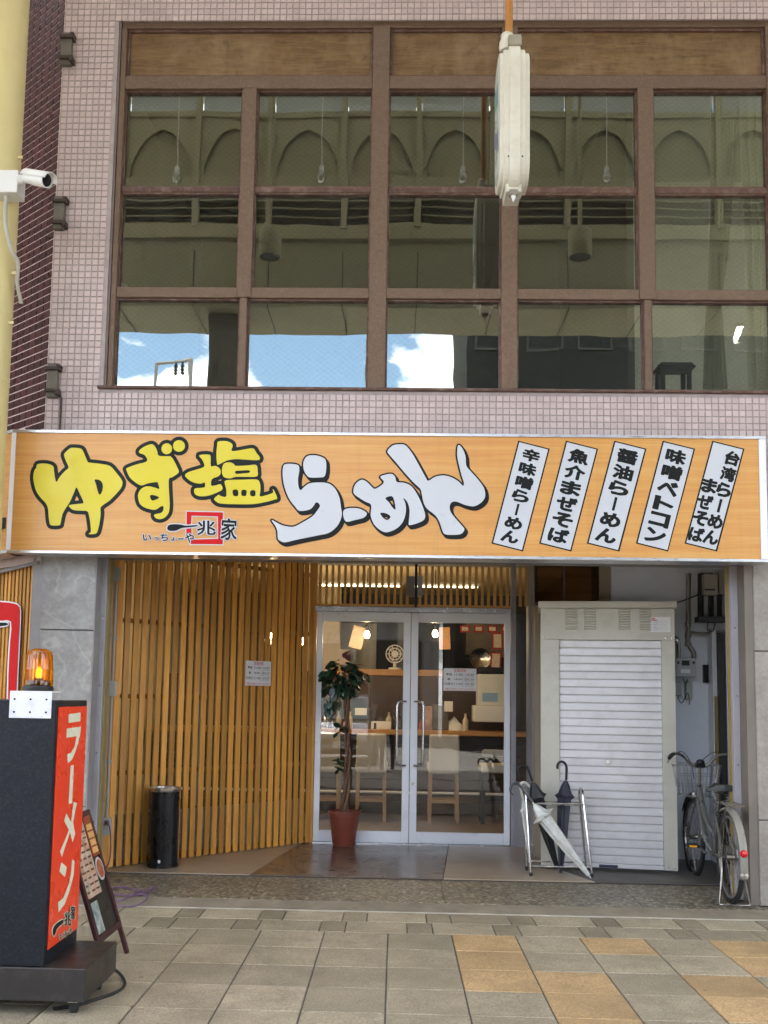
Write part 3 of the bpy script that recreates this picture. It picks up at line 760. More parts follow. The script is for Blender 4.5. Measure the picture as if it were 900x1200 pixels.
MB().box(sgx1+.001,sgx1+.05,YS-.010,YS+.19,sgz0,sgz1).build('frame_trim', M['alup'], sign, bevel=.003)
# the sign turns the chamfered corner
r0 = Vector((sgx0-.033,YS+.004,0)); rd_ = Vector((cdx,cdy,0))
def ret(z0, z1, off, th, m, name):
    a = r0+nrm*off; b = a+rd_*1.6; q = [(a.x,a.y,z0),(b.x,b.y,z0),(b.x,b.y,z1),(a.x,a.y,z1)]; MB().prism(q, -nrm*th).build(name, m, sign)
for px in (513,700,205): MB().box(sp(px,580).x-.0012,sp(px,580).x+.0012,YS-.0006,YS+.01,sgz0+.002,sgz1-.002).build('panel_seam', mat('seam', (.45,.28,.12), .5), sign)
ret(sgz0,sgz1,0,.15,swm,'return_panel'); ret(sgz1,sgz1+e_,.012,.17,M['alu'],'frame_trim'); ret(sgz0-e_,sgz0,.012,.17,M['alu'],'frame_trim')
ylw = mat('yellow print', (.66,.545,.008), .4, .04, 3); wht = mat('pale grey print', (.55,.57,.61), .35, .03, 3); halo = mat('pale halo print', (.80,.68,.56), .4, .03, 3)
def tr_(pts, s, ox, oy): return [(ox+a/s, oy+b/s) for a, b in pts]
def sm(l, n=3): return [(a.x, a.y) for a in catmull([(p[0],p[1],0) for p in l], n)]
def ell(cx, cy, rx, ry, n=18): return [(cx+rx*math.cos(2*PI*i/n), cy+ry*math.sin(2*PI*i/n)) for i in range(n)]
G = {}
G['yu'] = (7.5,30,510,[[(105,258),(150,250),(205,255),(245,275),(253,320),(262,385),(275,412),(300,370),(345,320),(380,285),(360,235),(342,185),(345,160),(390,118),(420,112),(490,120),(515,160),(545,230),(560,242),(640,250),(740,270),(790,320),(840,385),(853,420),(840,465),(790,525),(740,575),(690,610),(660,640),(662,690),(650,780),(630,855),(600,870),(555,868),(575,850),(572,790),(560,710),(545,670),(500,665),(430,660),(400,645),(382,622),(400,612),(460,605),(505,600),(508,580),(480,520),(450,460),(430,500),(390,590),(350,650),(325,700),(310,770),(300,792),(240,795),(215,780),(205,720),(200,650),(180,600),(130,545),(95,490),(75,420),(70,360),(80,310),(95,290)],
 [(608,392),(650,395),(675,420),(682,455),(672,500),(652,525),(635,490),(620,430)]])
G['zu'] = (10,140,510,[[(385,108),(330,120),(270,150),(230,190),(245,215),(290,230),(320,265),(328,295),(300,320),(200,345),(90,388),(88,420),(120,490),(170,540),(255,590),(340,565),(440,552),(455,570),(470,630),(430,620),(350,600),(290,610),(245,645),(220,700),(225,760),(245,810),(300,850),(390,875),(440,868),(490,835),(515,835),(518,870),(500,905),(470,918),(420,928),(408,945),(430,975),(480,985),(530,968),(570,925),(585,880),(590,800),(582,650),(582,515),(620,495),(680,455),(698,425),(680,380),(640,300),(600,250),(540,248),(460,240),(445,190),(420,135)],
 [(365,705),(400,703),(440,715),(465,732),(445,750),(390,768),(370,750),(360,725)], ell(556,161,62,64), ell(699,128,70,68)])
G['shio'] = (7.5,210,505,[[(178,215),(265,210),(278,240),(280,310),(320,308),(360,335),(365,375),(345,400),(290,425),(283,480),(320,480),(365,470),(382,510),(350,535),(260,570),(180,575),(140,555),(132,520),(150,505),(210,500),(228,490),(225,455),(190,465),(130,455),(85,430),(52,392),(80,365),(140,345),(215,320),(220,290),(200,250)],
 [(345,95),(420,92),(465,115),(470,140),(460,172),(490,178),(570,165),(650,155),(680,195),(710,235),(695,258),(600,255),(500,250),(420,262),(345,298),(332,280),(328,200),(335,130)],
 [(400,285),(450,278),(485,295),(500,308),(600,305),(660,298),(685,310),(690,350),(685,400),(600,405),(500,405),(450,418),(400,410),(378,375),(380,320)], [(495,355),(540,350),(615,348),(618,368),(560,375),(500,378)],
 [(405,440),(450,432),(560,430),(680,428),(710,460),(715,520),(710,575),(760,568),(815,550),(828,535),(822,515),(835,525),(862,590),(840,605),(740,630),(640,645),(480,645),(370,640),(330,625),(308,600),(330,575),(350,562),(370,575),(412,578),(415,520),(402,465)],
 [(473,522),(515,520),(518,570),(478,570)], [(552,522),(592,524),(588,570),(550,568)], [(628,528),(668,526),(668,572),(628,570)]])
G['ra'] = (7.5,310,520,[[(370,115),(420,102),(480,110),(530,135),(543,175),(540,250),(525,290),(490,298),(400,298),(365,270),(345,225),(342,165)],
 [(170,190),(210,178),(270,182),(303,198),(305,250),(295,310),(300,380),(318,410),(345,385),(390,352),(460,342),(540,345),(590,365),(630,410),(660,480),(672,560),(680,620),(665,680),(630,735),(565,785),(480,805),(380,825),(270,848),(180,868),(140,855),(118,835),(115,780),(100,730),(62,672),(100,690),(150,715),(200,728),(260,730),(330,695),(420,640),(470,580),(488,545),(470,520),(450,520),(430,550),(395,580),(310,592),(270,555),(220,490),(185,410),(165,330),(160,250)]])
G['dash'] = (5,400,510,[[(15,440),(50,428),(100,430),(135,445),(150,462),(130,485),(80,498),(30,508),(12,475)]])
G['me'] = (5,400,510,[[(90,280),(120,262),(150,275),(180,305),(200,315),(240,290),(248,270),(228,245),(260,232),(295,228),(315,245),(325,275),(370,280),(410,300),(440,340),(465,390),(490,460),(485,495),(450,515),(400,528),(395,510),(400,440),(385,390),(362,370),(375,400),(378,450),(360,510),(320,550),(265,570),(225,555),(190,520),(172,470),(175,410),(140,390),(100,365),(72,340),(75,305)],
 [(258,370),(295,358),(310,385),(318,435),(300,425),(280,395)], [(228,460),(245,455),(275,465),(288,480),(270,498),(245,485)]])
G['n'] = (5,400,510,[[(270,95),(300,62),(340,55),(375,60),(410,100),(440,150),(470,205),(495,250),(510,268),(550,245),(600,237),(650,250),(690,275),(712,298),(718,280),(705,240),(690,180),(678,120),(682,65),(695,62),(715,90),(728,130),(732,180),(760,215),(800,260),(835,310),(842,360),(820,395),(775,418),(720,408),(680,392),(650,392),(635,415),(640,450),(670,490),(710,535),(720,555),(700,580),(650,585),(605,580),(590,555),(575,510),(550,470),(500,430),(480,390),(470,340),(462,315),(420,275),(370,220),(320,160),(285,120)]])
for i, (k, (s, ox, oy, ls)) in enumerate(G.items()):
    ls = [sm(tr_(l, s, ox, oy)) for l in ls]
    yl = k in ('yu','zu','shio')
    dk = grow(ls, 4.3) if yl else grow(ls, 1.9, (2.6,3.2))
    lift = i*.00035
    ol = decal('character_outline', dk, spd(.0012+lift), M['ink'] if yl else M['black'], sign)
    decal('character', ls, spd(.0052+lift), ylw if yl else wht, ol)
# menu strips
mk = [('辛味噌らーめん',125,223,140,42),('魚介まぜそば',273,373,290,190),('醤油らーめん',423,523,439,338),('味噌ベトコン',573,674,590,490),('台湾らーめん|まぜそば',727,827,742,641)]
for s_i, (txt, a, b, c, d) in enumerate(mk):
    s = 900/340; cor = tr_([(a,70),(b,95),(c,414),(d,389)], s, 560, 490)
    tl_, tr2, br, bl = [Vector((p[0],p[1])) for p in cor]
    st = decal('menu_strip', [[tuple(q) for q in (tl_,tr2,br,bl)]], spd(.0012), M['black'], sign)
    u = (tr2-tl_)/1; v = (bl-tl_)
    ins = lambda fu, fv: tuple(tl_+u*fu+v*fv)
    decal('strip_face', [[ins(.045,.012),ins(.955,.012),ins(.955,.988),ins(.045,.988)]], spd(.0028), wht, st)
    mb = MB(); ang = math.atan2(u.y, u.x)
    cols = txt.split('|')
    for ci, tx in enumerate(cols):
        n = len(tx)
        cu = .5 if len(cols) == 1 else (.72 if ci == 0 else .27)
        v0, v1 = (.04,.96) if len(cols) == 1 else ((.04,.96) if ci == 0 else (.34,.97))
        for q, chh in enumerate(tx):
            fv = v0+(v1-v0)*(q+.5)/n; hh = (v1-v0)/n*v.length*.88; wd_ = min(u.length*(.66 if len(cols) == 1 else .46), hh*1.45)
            if chh in 'ーン': 
                pass
            if chh == 'ー': put_text(mb, 'ー', ins(cu,fv), hh*.20, hh*.95, spd(.0044), rot=ang, bold=.03, turn=True)
            else: put_text(mb, chh, ins(cu,fv), wd_, hh, spd(.0044), rot=ang, bold=.05)
    mb.build('strip_lettering', M['black'], st)
# small house mark
s, ox, oy = 900/140, 150, 590
sqo = tr_([(443,62),(716,68),(714,308),(470,306),(474,280),(440,240)], s, ox, oy); sqi = tr_([(480,92),(678,98),(680,266),(500,272),(480,240),(476,150)], s, ox, oy)
brush = sm(tr_([(298,180),(310,163),(350,157),(400,160),(440,168),(520,164),(516,174),(440,182),(400,188),(362,206),(315,207),(298,195)], s, ox, oy))
pw = MB(); 
lg = decal('house_mark', grow([sqo], 1.3)+grow([sqi], -1.0), spd(.0012), wht, sign)
decal('red_square', [sqo, sqi], spd(.0032), M['red'], lg)
decal('brush_halo', grow([brush], 1.4), spd(.0042), wht, lg); decal('brush_stroke', [brush], spd(.0056), M['black'], lg)
hl, bkk = MB(), MB()
for chh, cx_, cy_, w_, h_, r_ in (('兆',592,185,140,110,0),('家',762,195,120,165,.05),('い',145,258,62,48,.0),('っ',215,268,36,26,0),('ち',275,256,58,56,0),('ょ',343,268,32,30,0),('や',465,262,66,72,0)):
    cc = (ox+cx_/s, oy+cy_/s); put_text(hl, chh, cc, w_/s+1.6, h_/s+1.6, spd(.0072), rot=r_, bold=.09); put_text(bkk, chh, cc, w_/s, h_/s, spd(.0088), rot=r_, bold=.018)
put_text(hl, 'ー', (ox+400/s, oy+268/s), 42/s+1.6, 8/s+1.6, spd(.0072)); put_text(bkk, 'ー', (ox+400/s, oy+268/s), 42/s, 9/s, spd(.0088))
hl.build('mark_halo', wht, lg); bkk.build('mark_lettering', M['black'], lg)
# ================================================================== shop interior (seen through glass and slats)
dk = mat('dark wall panel', (.05,.045,.044), .6, .15, 2); beige = mat('beige wall', (.50,.41,.26), .7, .08, 2)
IZ = 2.86
MB().box(-3.0,2.2,9.90,14.2,FZ-.1,FZ+.001).build('shop_floor', floor_mat('shop floor', (.20,.16,.12), (.30,.25,.19), .35), bld)
MB().box(-3.0,2.2,9.88,14.2,IZ,IZ+.08).build('shop_ceiling', mat('cream ceiling', (.55,.44,.26), .8), bld)
MB().box(-3.0,2.2,14.1,14.2,FZ,IZ).build('shop_back_wall', dk, bld)
MB().box(-3.1,-3.0,8.9,14.2,FZ,IZ).build('shop_side_wall', beige, bld)
MB().box(1.9,2.0,9.95,14.1,FZ,IZ).build('shop_side_wall', mat('brown shop wall', (.13,.085,.055), .6), bld)
MB().box(-1.35,-.72,13.0,13.06,1.75,2.86).build('wall_panel', beige, bld)
counter = thing('noodle_counter', 'long dark counter with a wooden top inside the shop', 'counter', (0,12.0,FZ))
MB().box(-2.9,1.88,12.0,12.42,1.00,1.06).build('counter_top', M['woodx'], counter, bevel=.006)
pl = mat('dark counter plank', (.034,.022,.019), .5, .25, 3, stretch=(1,1,8), rand=.2)
for k in range(7): MB().box(-2.9,1.88,12.16+random.uniform(0,.004),12.2,FZ+.02+k*.134,FZ+.148+k*.134).build('plank', pl, counter)
MB().tube([(-2.9,12.06,.33),(1.88,12.06,.33)], .016, 8).build('foot_rail', M['alup'], counter)
for xa in (-2.4,-1.2,0,1.2): MB().tube([(xa,12.06,.33),(xa,12.18,.33)], .01, 6).build('rail_bracket', M['alup'], counter)
sh = tag(MB().box(at(395,798,12.7).x,at(549,798,12.7).x,12.6,12.9,1.70,1.78).build('shelf', M['woodx'], None, bevel=.005), 'wooden shelf above the counter inside the shop', 'shelf')
bk_ = tag(MB().box(-2.9,1.88,12.62,12.68,1.06,1.69).build('counter_partition', mat('dark brown partition', (.055,.033,.023), .5, .2, 2, stretch=(1,1,6)), None), 'dark brown partition behind the counter under the shelf', 'partition')
# stools
stw = wood('pale beech', (.42,.27,.15), (.55,.38,.23), 'Z'); leath = mat('cream leatherette', (.64,.61,.52), .45, .06, 5, bump=.1)
def stool(x, y, label, metal=False):
    t = thing('bar_stool', label, 'stool', (x,y,FZ), group='stools along the counter')
    lm = M['blackp'] if metal else stw
    for sx in (-1,1):
        for sy in (-1,1): MB().bar((x+sx*.155,y+sy*.155,FZ),(x+sx*.145,y+sy*.15,.62),.036,.036,up=(0,1,0)).build('leg', lm, t)
    MB().box(x-.14,x+.14,y-.172,y-.15,.28,.31).build('stretcher', lm, t); MB().box(x-.14,x+.14,y+.15,y+.172,.28,.31).build('stretcher', lm, t)
    MB().box(x-.18,x+.18,y-.18,y+.20,.62,.71).build('seat', leath, t, bevel=.02)
    hz = .88 if metal else 1.035
    MB().prism([(x-.172,y-.2,.60 if not metal else .8),(x+.172,y-.2,.60 if not metal else .8),(x+.165,y-.235,hz),(x-.165,y-.235,hz)], (0,.045,0)).build('backrest', leath, t, bevel=.018)
    return t
for px, lab, mt in ((379,'cream bar stool half hidden behind the door frame and the plant pot',False),(434,'cream bar stool behind the trunk of the potted plant',False),(519,'cream bar stool seen through the right glass door',False),(580,'low backed cream bar stool on black legs beside the right door stile',True)):
    p = atz(px, 963, FZ); stool(p.x, 11.62, lab, mt)
def card(px, py, w, h, Y, rot, label, m, border=None):
    c = at(px, py, Y); t = thing('menu_card', label, 'poster', c, group='posters and menu cards inside the shop')
    def q(a, b, d): return c+Vector((a*math.cos(rot)-b*math.sin(rot), -d, a*math.sin(rot)+b*math.cos(rot)))
    MB().prism([q(a*w/2,b*h/2,0) for a, b in ((-1,-1),(1,-1),(1,1),(-1,1))], (0,.004,0)).build('sheet', border or m, t)
    if border: MB().prism([q(a*(w/2-.02),b*(h/2-.02),.003) for a, b in ((-1,-1),(1,-1),(1,1),(-1,1))], (0,.001,0)).build('face', m, t)
    return t
og = mat('orange printed poster', (.55,.30,.12), .5, .5, 6, dirt=(.6,.1,.05), dirt_amt=.8, dirt_s=5)
pk = mat('pale tan poster', (.52,.42,.30), .5, .3, 6, dirt=(.45,.2,.12), dirt_amt=.7, dirt_s=4)
dred = mat('dull red border', (.34,.03,.022), .6)
cr = mat('cream card', (.58,.52,.42), .5, .08, 9, dirt=(.3,.15,.1), dirt_amt=.5, dirt_s=16)
# goods on the counter and shelf
def goods(name, label, cat, x, y, z, kind, s, m):
    if kind == 'box': o = MB().box(x-s[0]/2,x+s[0]/2,y,y+s[1],z,z+s[2]).build(name, m, None, bevel=.008)
    elif kind == 'bottle': o = MB().lathe((x,y,z), [(s[0],0),(s[0],s[2]*.6),(s[0]*.4,s[2]*.78),(s[0]*.35,s[2]*.94),(s[0]*.45,s[2]*.95),(s[0]*.45,s[2])], 12).build(name, m, None, smooth=True)
    elif kind == 'pile':
        mb = MB()
        def fn(u, v):
            a = u*2*PI; r = s[0]*(1-v**1.5)*(1+.12*math.sin(a*3+v*6)); return (x+math.cos(a)*r, y+math.sin(a)*r*.6, z+s[2]*v*(1+.1*math.sin(a*2)))
        mb.grid(fn, 24, 8); o = mb.build(name, m, None, smooth=True)
    return tag(o, label, cat)
def cx_(px, Y): return at(px, 820, Y).x
soy = mat('dark sauce', (.03,.015,.01), .2, .1); tin = mat('grey bag', (.13,.13,.13), .5, .3, 12, bump=.4, bs=20)
goods('sauce_bottle','dark sauce bottle on the counter beside the left door handle','bottle',cx_(463,12.1),12.12,1.06,'bottle',(.035,0,.2),soy)
goods('sauce_bottle','small dark sauce bottle on the counter next to its taller twin','bottle',cx_(469,12.1),12.1,1.06,'bottle',(.03,0,.16),soy)
goods('condiment_box','grey condiment box on the counter behind the plant trunk','box',cx_(424,12.1),12.1,1.06,'box',(.22,.15,.24),mat('grey box', (.10,.10,.11), .5))
goods('napkin_tray','white napkin tray on the counter near the left handle','box',cx_(447,12.1),12.08,1.06,'box',(.24,.14,.09),M['white'])
goods('steel_canister','steel canister at the end of the counter by the door frame','bottle',cx_(383,12.1),12.12,1.06,'bottle',(.05,0,.26),M['chrome'])
goods('snack_packet','red and white snack packet on the counter by the right handle','box',cx_(501,12.1),12.1,1.06,'box',(.12,.06,.28),mat('packet print', (.45,.30,.27), .4, .5, 14))
goods('dark_bag','dark grey bag standing on the counter','box',cx_(516,12.1),12.12,1.06,'box',(.2,.12,.30),tin)
goods('white_cloth','crumpled white cloth piled on the counter','cloth',cx_(533,12.1),12.2,1.06,'pile',(.13,0,.15),M['white'])
goods('price_card','small white card propped on the counter behind the plant','card',cx_(423,12.0),12.05,1.22,'box',(.14,.01,.085),M['paper'])
goods('price_card','small pale card leaning above the counter right of the dark bag','card',cx_(526,12.0),12.05,1.28,'box',(.10,.01,.12),M['paper'])
bm_ = [soy, mat('clear bottle', (.35,.33,.25), .15), mat('red cap jar', (.32,.04,.03), .35), mat('cream pot', (.55,.5,.4), .4)]
for q, (px, lab) in enumerate(((390,'dark bottle nearest the left door frame'),(397,'pale bottle second along the counter'),(405,'red jar third along the counter'),(411,'cream pot fourth along the counter, by the trunk'),(440,'dark bottle right of the trunk'),(456,'pale bottle left of the door stiles'),(494,'red jar just right of the door stiles'),(546,'cream pot right of the white cloth'))):
    goods('condiment_jar', lab+' inside the shop', 'jar', cx_(px,12.05), 12.06+.05*(q % 3), 1.06, 'bottle', (.028+.006*(q % 3),0,.12+.04*((q*2) % 4)), bm_[q % 4])
for q, (px, py, w_, h_) in enumerate(((388,740,.22,.3),(402,770,.16,.2))):
    card(px, py, w_, h_, 12.95 if q != 2 else 13.1, random.uniform(-.08,.08), ('cream poster in the corner behind the left door','tan poster above the shelf behind the plant','tan poster on the far wall left of the door stiles','cream card right of the door stiles above the shelf','cream card left of the red bordered cards')[q], (cr, pk, pk, cr, cr)[q])
# white appliance
ap = thing('ticket_machine', 'white counter appliance with a dark top beside the notice on the right door', 'machine', (cx_(574,12.0),12.0,1.0))
x0, x1 = cx_(557,12.0), cx_(593,12.0)
MB().box(x0-.02,x1+.06,11.9,12.3,at(575,846,12).z,at(575,827,12).z).build('base', M['white'], ap, bevel=.01)
MB().box(x0+.03,x1,11.98,12.3,at(575,827,12).z,at(575,790,12).z).build('body', mat('pale grey plastic', (.60,.62,.60), .4), ap, bevel=.01)
MB().box(x0+.04,x1+.01,11.96,12.3,at(575,789,12).z,at(575,782,12).z).build('lid', M['blackp'], ap, bevel=.01)
MB().box(x0+.08,x1-.1,11.975,11.979,at(575,822,12).z,at(575,812,12).z).build('screen', mat('blue screen', (.25,.4,.6), .2), ap)
# fan on the shelf
fx = cx_(462,12.7); fz = at(462,795,12.7).z+.02
fan = thing('desk_fan', 'round desk fan on the shelf behind the door stiles', 'fan', (fx,12.7,1.78))
mb = MB()
for k in range(3): 
    R_ = .11*(k+1)/3
    mb.tube([(fx+R_*math.cos(a*PI/10),12.62,1.97+R_*math.sin(a*PI/10)) for a in range(20)], .006, 5, closed=True)
for k in range(10): mb.tube([(fx,12.62,1.97),(fx+.11*math.cos(k*PI/5),12.62,1.97+.11*math.sin(k*PI/5))], .003, 4)
mb.build('grille', M['alup'], fan); MB().lathe((fx,12.7,1.78), [(.08,0),(.08,.02),(.02,.03),(.02,.1)], 16).build('base', M['white'], fan, smooth=True)
MB().lathe((fx,12.64,1.97), [(.04,0),(.04,.1)], 14, (0,1,0)).build('motor', M['white'], fan)
mb = MB()
for k in range(3):
    a = k*2*PI/3; mb.prism([(fx+.02*math.cos(a),12.645,1.97+.02*math.sin(a)),(fx+.1*math.cos(a-.3),12.655,1.97+.1*math.sin(a-.3)),(fx+.1*math.cos(a+.4),12.64,1.97+.1*math.sin(a+.4))], (0,.004,0))
mb.build('blades', mat('grey fan blade', (.3,.3,.3), .4), fan)
# navy cloth, posters, menu cards
def wav(x0, x1, z0, z1, Y, amp, n):
    return lambda u, v: (x0+(x1-x0)*u, Y+amp*math.sin(u*n*2*PI)*(.4+.6*(1-v)), z0+(z1-z0)*v)
tag(MB().grid(wav(cx_(494,12.9),cx_(530,12.9),1.60,2.16,12.95,.03,3), 30, 6).build('navy_curtain', mat('navy cloth', (.012,.018,.035), .8), None, smooth=True), 'dark navy cloth hanging above the shelf in the shop', 'curtain')
tag(MB().box(cx_(465,13.3),cx_(488,13.3),13.2,13.28,1.7,2.5).build('grey_locker', mat('blue grey panel', (.085,.10,.125), .5), None), 'blue grey door panel at the back of the shop', 'panel')
card(419,747,.15,.25,11.6,-.25,'tan poster tilted next to the bulb behind the left door',pk)
card(521,748,.13,.26,11.9,.05,'orange poster hung by the bulb behind the right door',og)
for px, py, lab in ((545,737,'first'),(561,737,'second'),(577,737,'third'),(593,737,'fourth')): card(px,py,.115,.085,12.2,0,'red bordered cream card, %s from the left along the top of the right door'%lab,cr,dred)
card(583,751,.13,.20,12.2,.02,'upper red bordered cream card beside the right door stile',cr,dred); card(581,774,.13,.20,12.2,-.05,'lower red bordered cream card beside the right door stile',cr,dred)
# kitchen clutter behind the shelf
hood = tag(MB().box(cx_(545,13.6),cx_(600,13.6),13.5,14.0,2.0,2.5).build('range_hood', mat('dull steel hood', (.25,.21,.16), .4, .2, metal=.6), None), 'dull steel range hood at the back of the kitchen', 'hood')
tag(MB().lathe((cx_(563,13.2),13.3,1.95), [(.0,0),(.09,.015),(.13,.05),(.14,.055),(.12,.04),(.0,.02)], 20, (0,-1,0)).build('hanging_pan', M['chrome'], None, smooth=True), 'round steel pan hanging in the kitchen', 'pan')
tag(MB().box(cx_(380,13.4),cx_(440,13.4),13.4,13.5,1.8,2.4).build('paper_screen', mat('grey paper panel', (.32,.31,.28), .7, .25, 5), None), 'pale grey panel on the far wall behind the plant', 'panel')
# lit pendant bulbs and ceiling tubes
bulbm = emis('lit bulb', (1,.72,.38), 22)
def pendant(px, py, Y, label, pw=4):
    c = at(px, py, Y); t = thing('pendant_bulb', label, 'lamp', c, group='lit bulbs hanging in the shop')
    MB().lathe(c, [(0,-.038),(.018,-.034),(.030,-.013),(.030,.008),(.02,.03),(.014,.045)], 14).build('bulb', bulbm, t, smooth=True)
    MB().lathe(c, [(.018,.045),(.02,.1),(.008,.11)], 10).build('socket', M['blackp'], t); MB().tube([c+Vector((0,0,.1)),(c.x,c.y,IZ)], .004, 6).build('flex', M['blackp'], t)
    ld_ = bpy.data.lights.new('bulb_light', 'POINT'); ld_.energy = pw; ld_.color = (1,.74,.45); ld_.shadow_soft_size = .05
    lo = bpy.data.objects.new('bulb_light', ld_); COL.objects.link(lo); lo.parent = t; lo.location = (0,-.09,-.06)
pendant(430,744,11.2,'lit bulb hanging behind the left door'); pendant(510,743,11.2,'lit bulb hanging behind the right door')
pendant(318,744,11.2,'lit bulb glowing between slats above the notice'); pendant(354,752,11.6,'lit bulb glowing between the slats next to the door'); 
pendant(232,762,11.0,'lit bulb glowing between slats in the middle of the lattice', 3)
tubem = emis('lit tube', (1,.86,.55), 2.2)
for px0, px1, Y, lab in ((376,470,12.6,'left'),(478,560,12.6,'right')):
    a, b = at(px0,691,Y), at(px1,692,Y); t = thing('tube_lamp', 'lit fluorescent tube under the shop ceiling, %s of the two' % lab, 'lamp', (a+b)/2, group='ceiling tubes in the shop')
    zz = IZ-.045; MB().tube([(a.x,Y,zz),(b.x,Y,zz)], .011, 8).build('tube', tubem, t); MB().box(a.x-.03,b.x+.03,Y-.05,Y+.05,IZ-.02,IZ).build('housing', M['white'], t)

# ================================================================== arcade canopy over the pavement, with its street screen
cream = mat('cream painted steel', (.37,.345,.22), .5, .08, 2, dirt=(.35,.3,.2), dirt_amt=.3)
olive = mat('olive cream panel', (.335,.31,.195), .6, .1, 2)
arc = thing('arcade_canopy', 'cream steel arcade canopy with pointed arches, mirrored in the upper windows', 'canopy', (0,1.8,6.7))
YA = 1.8; BAY = 1.005; B0 = -1.8
MB().box(-26,26,YA-.06,YA-.036,8.42,9.30).build('back_panel', olive, arc)
bay_v, bay_f = None, None
for k in range(-7, 8):
    xa = B0+BAY*k; xb = xa+BAY; hw_ = BAY/2-.09; xc = (xa+xb)/2
    arch = [(xc-hw_,8.47),(xc+hw_,8.47),(xc+hw_,8.62)]+[(xc+hw_*math.cos(t*PI/2)*(1-.12*math.sin(t*PI)),8.60+.52*math.sin(t*PI/2)) for t in (.15,.3,.45,.6,.75,.88)]+[(xc,9.14)]+[(xc-hw_*math.cos(t*PI/2)*(1-.12*math.sin(t*PI)),8.60+.52*math.sin(t*PI/2)) for t in (.88,.75,.6,.45,.3,.15)]+[(xc-hw_,8.62)]
    v, f = fill([[(xa,8.42),(xb,8.42),(xb,9.30),(xa,9.30)], arch]); MB().add([(p[0],YA,p[1]) for p in v], f).build('arch_panel', cream, arc, solid=.03)
    MB().box(xa-.04,xa+.04,YA+.001,YA+.12,7.70,9.95).build('rib', cream, arc)
    for q in range(4):
        z = 7.80+q*.115; MB().prism([(xa+.05,YA-.02,z),(xa+.05,YA+.06,z-.05),(xa+.05,YA+.065,z-.04),(xa+.05,YA-.015,z+.01)], (BAY-.1,0,0)).build('louvre', cream, arc)
MB().box(-26,26,YA,YA+.08,8.26,8.42).build('ledge', cream, arc); MB().box(-26,26,YA+.0,YA+.06,9.30,9.38).build('top_rail', cream, arc)
MB().box(-26,26,YA-.1,YA-.05,7.76,8.26).build('louvre_back', mat('dark louvre gap', (.12,.11,.08), .8), arc)
MB().box(-26,26,YA-.06,YA+.09,7.56,7.76).build('beam', cream, arc)
MB().box(-26,26,YA-1.0,YA+.03,6.62,7.56).build('gutter_box', mat('grey cream soffit', (.30,.285,.19), .6, .1, 1), arc)
for k in range(-7, 8): MB().box(B0+BAY*k-.006,B0+BAY*k+.006,YA-.99,YA+.035,6.612,7.4).build('seam', M['dark'], arc)
def roofm():
    t = NT('frosted roof sheet'); tr = t.n('ShaderNodeBsdfTransparent'); tl2 = t.n('ShaderNodeBsdfTranslucent'); tl2.inputs[0].default_value = (.40,.40,.38,1)
    df = t.n('ShaderNodeBsdfDiffuse'); df.inputs[0].default_value = (.5,.5,.48,1)
    m1 = t.n('ShaderNodeMixShader'); m1.inputs[0].default_value = .75; t.l(df.outputs[0], m1.inputs[1]); t.l(tl2.outputs[0], m1.inputs[2])
    m2 = t.n('ShaderNodeMixShader'); m2.inputs[0].default_value = .10; t.l(m1.outputs[0], m2.inputs[1]); t.l(tr.outputs[0], m2.inputs[2]); t.l(m2.outputs[0], t.out.inputs[0]); return t.m
rmt = roofm()
MB().box(-26,B0-BAY*9-.05,YA-.8,YF-.01,10.02,10.03).build('roof_sheet', rmt, arc); MB().box(B0+BAY*9+.05,26,YA-.8,YF-.01,10.02,10.03).build('roof_sheet', rmt, arc)
for k in range(-9, 9): MB().box(B0+BAY*k+.045,B0+BAY*(k+1)-.045,YA-.8,YF-.01,10.02,10.03).build('roof_sheet', rmt, arc)
for k in range(-9, 10): MB().box(B0+BAY*k-.04,B0+BAY*k+.04,YA-.8,YF-.01,9.96,10.06).build('roof_rafter', cream, arc)
for k in range(-7, 8): MB().box(B0+BAY*k+.045,B0+BAY*(k+1)-.045,YA-.03,YA-.02,9.38,9.95).build('clerestory_sheet', rmt, arc)
MB().box(-2.63,-2.22,1.2,1.6,-.01,6.62).build('pillar', mat('dark grey pillar', (.15,.15,.13), .6), arc)
tag(MB().tube([(-.52,-.95,-.16),(-.52,-.95,7.6)], .04, 10).build('street_pole', M['steel'], None), 'thin grey street pole mirrored in the lowest panes', 'pole')
MB().box(6.3,6.7,1.2,1.6,-.01,6.62).build('pillar', mat('dark grey pillar2', (.15,.15,.13), .6), arc)
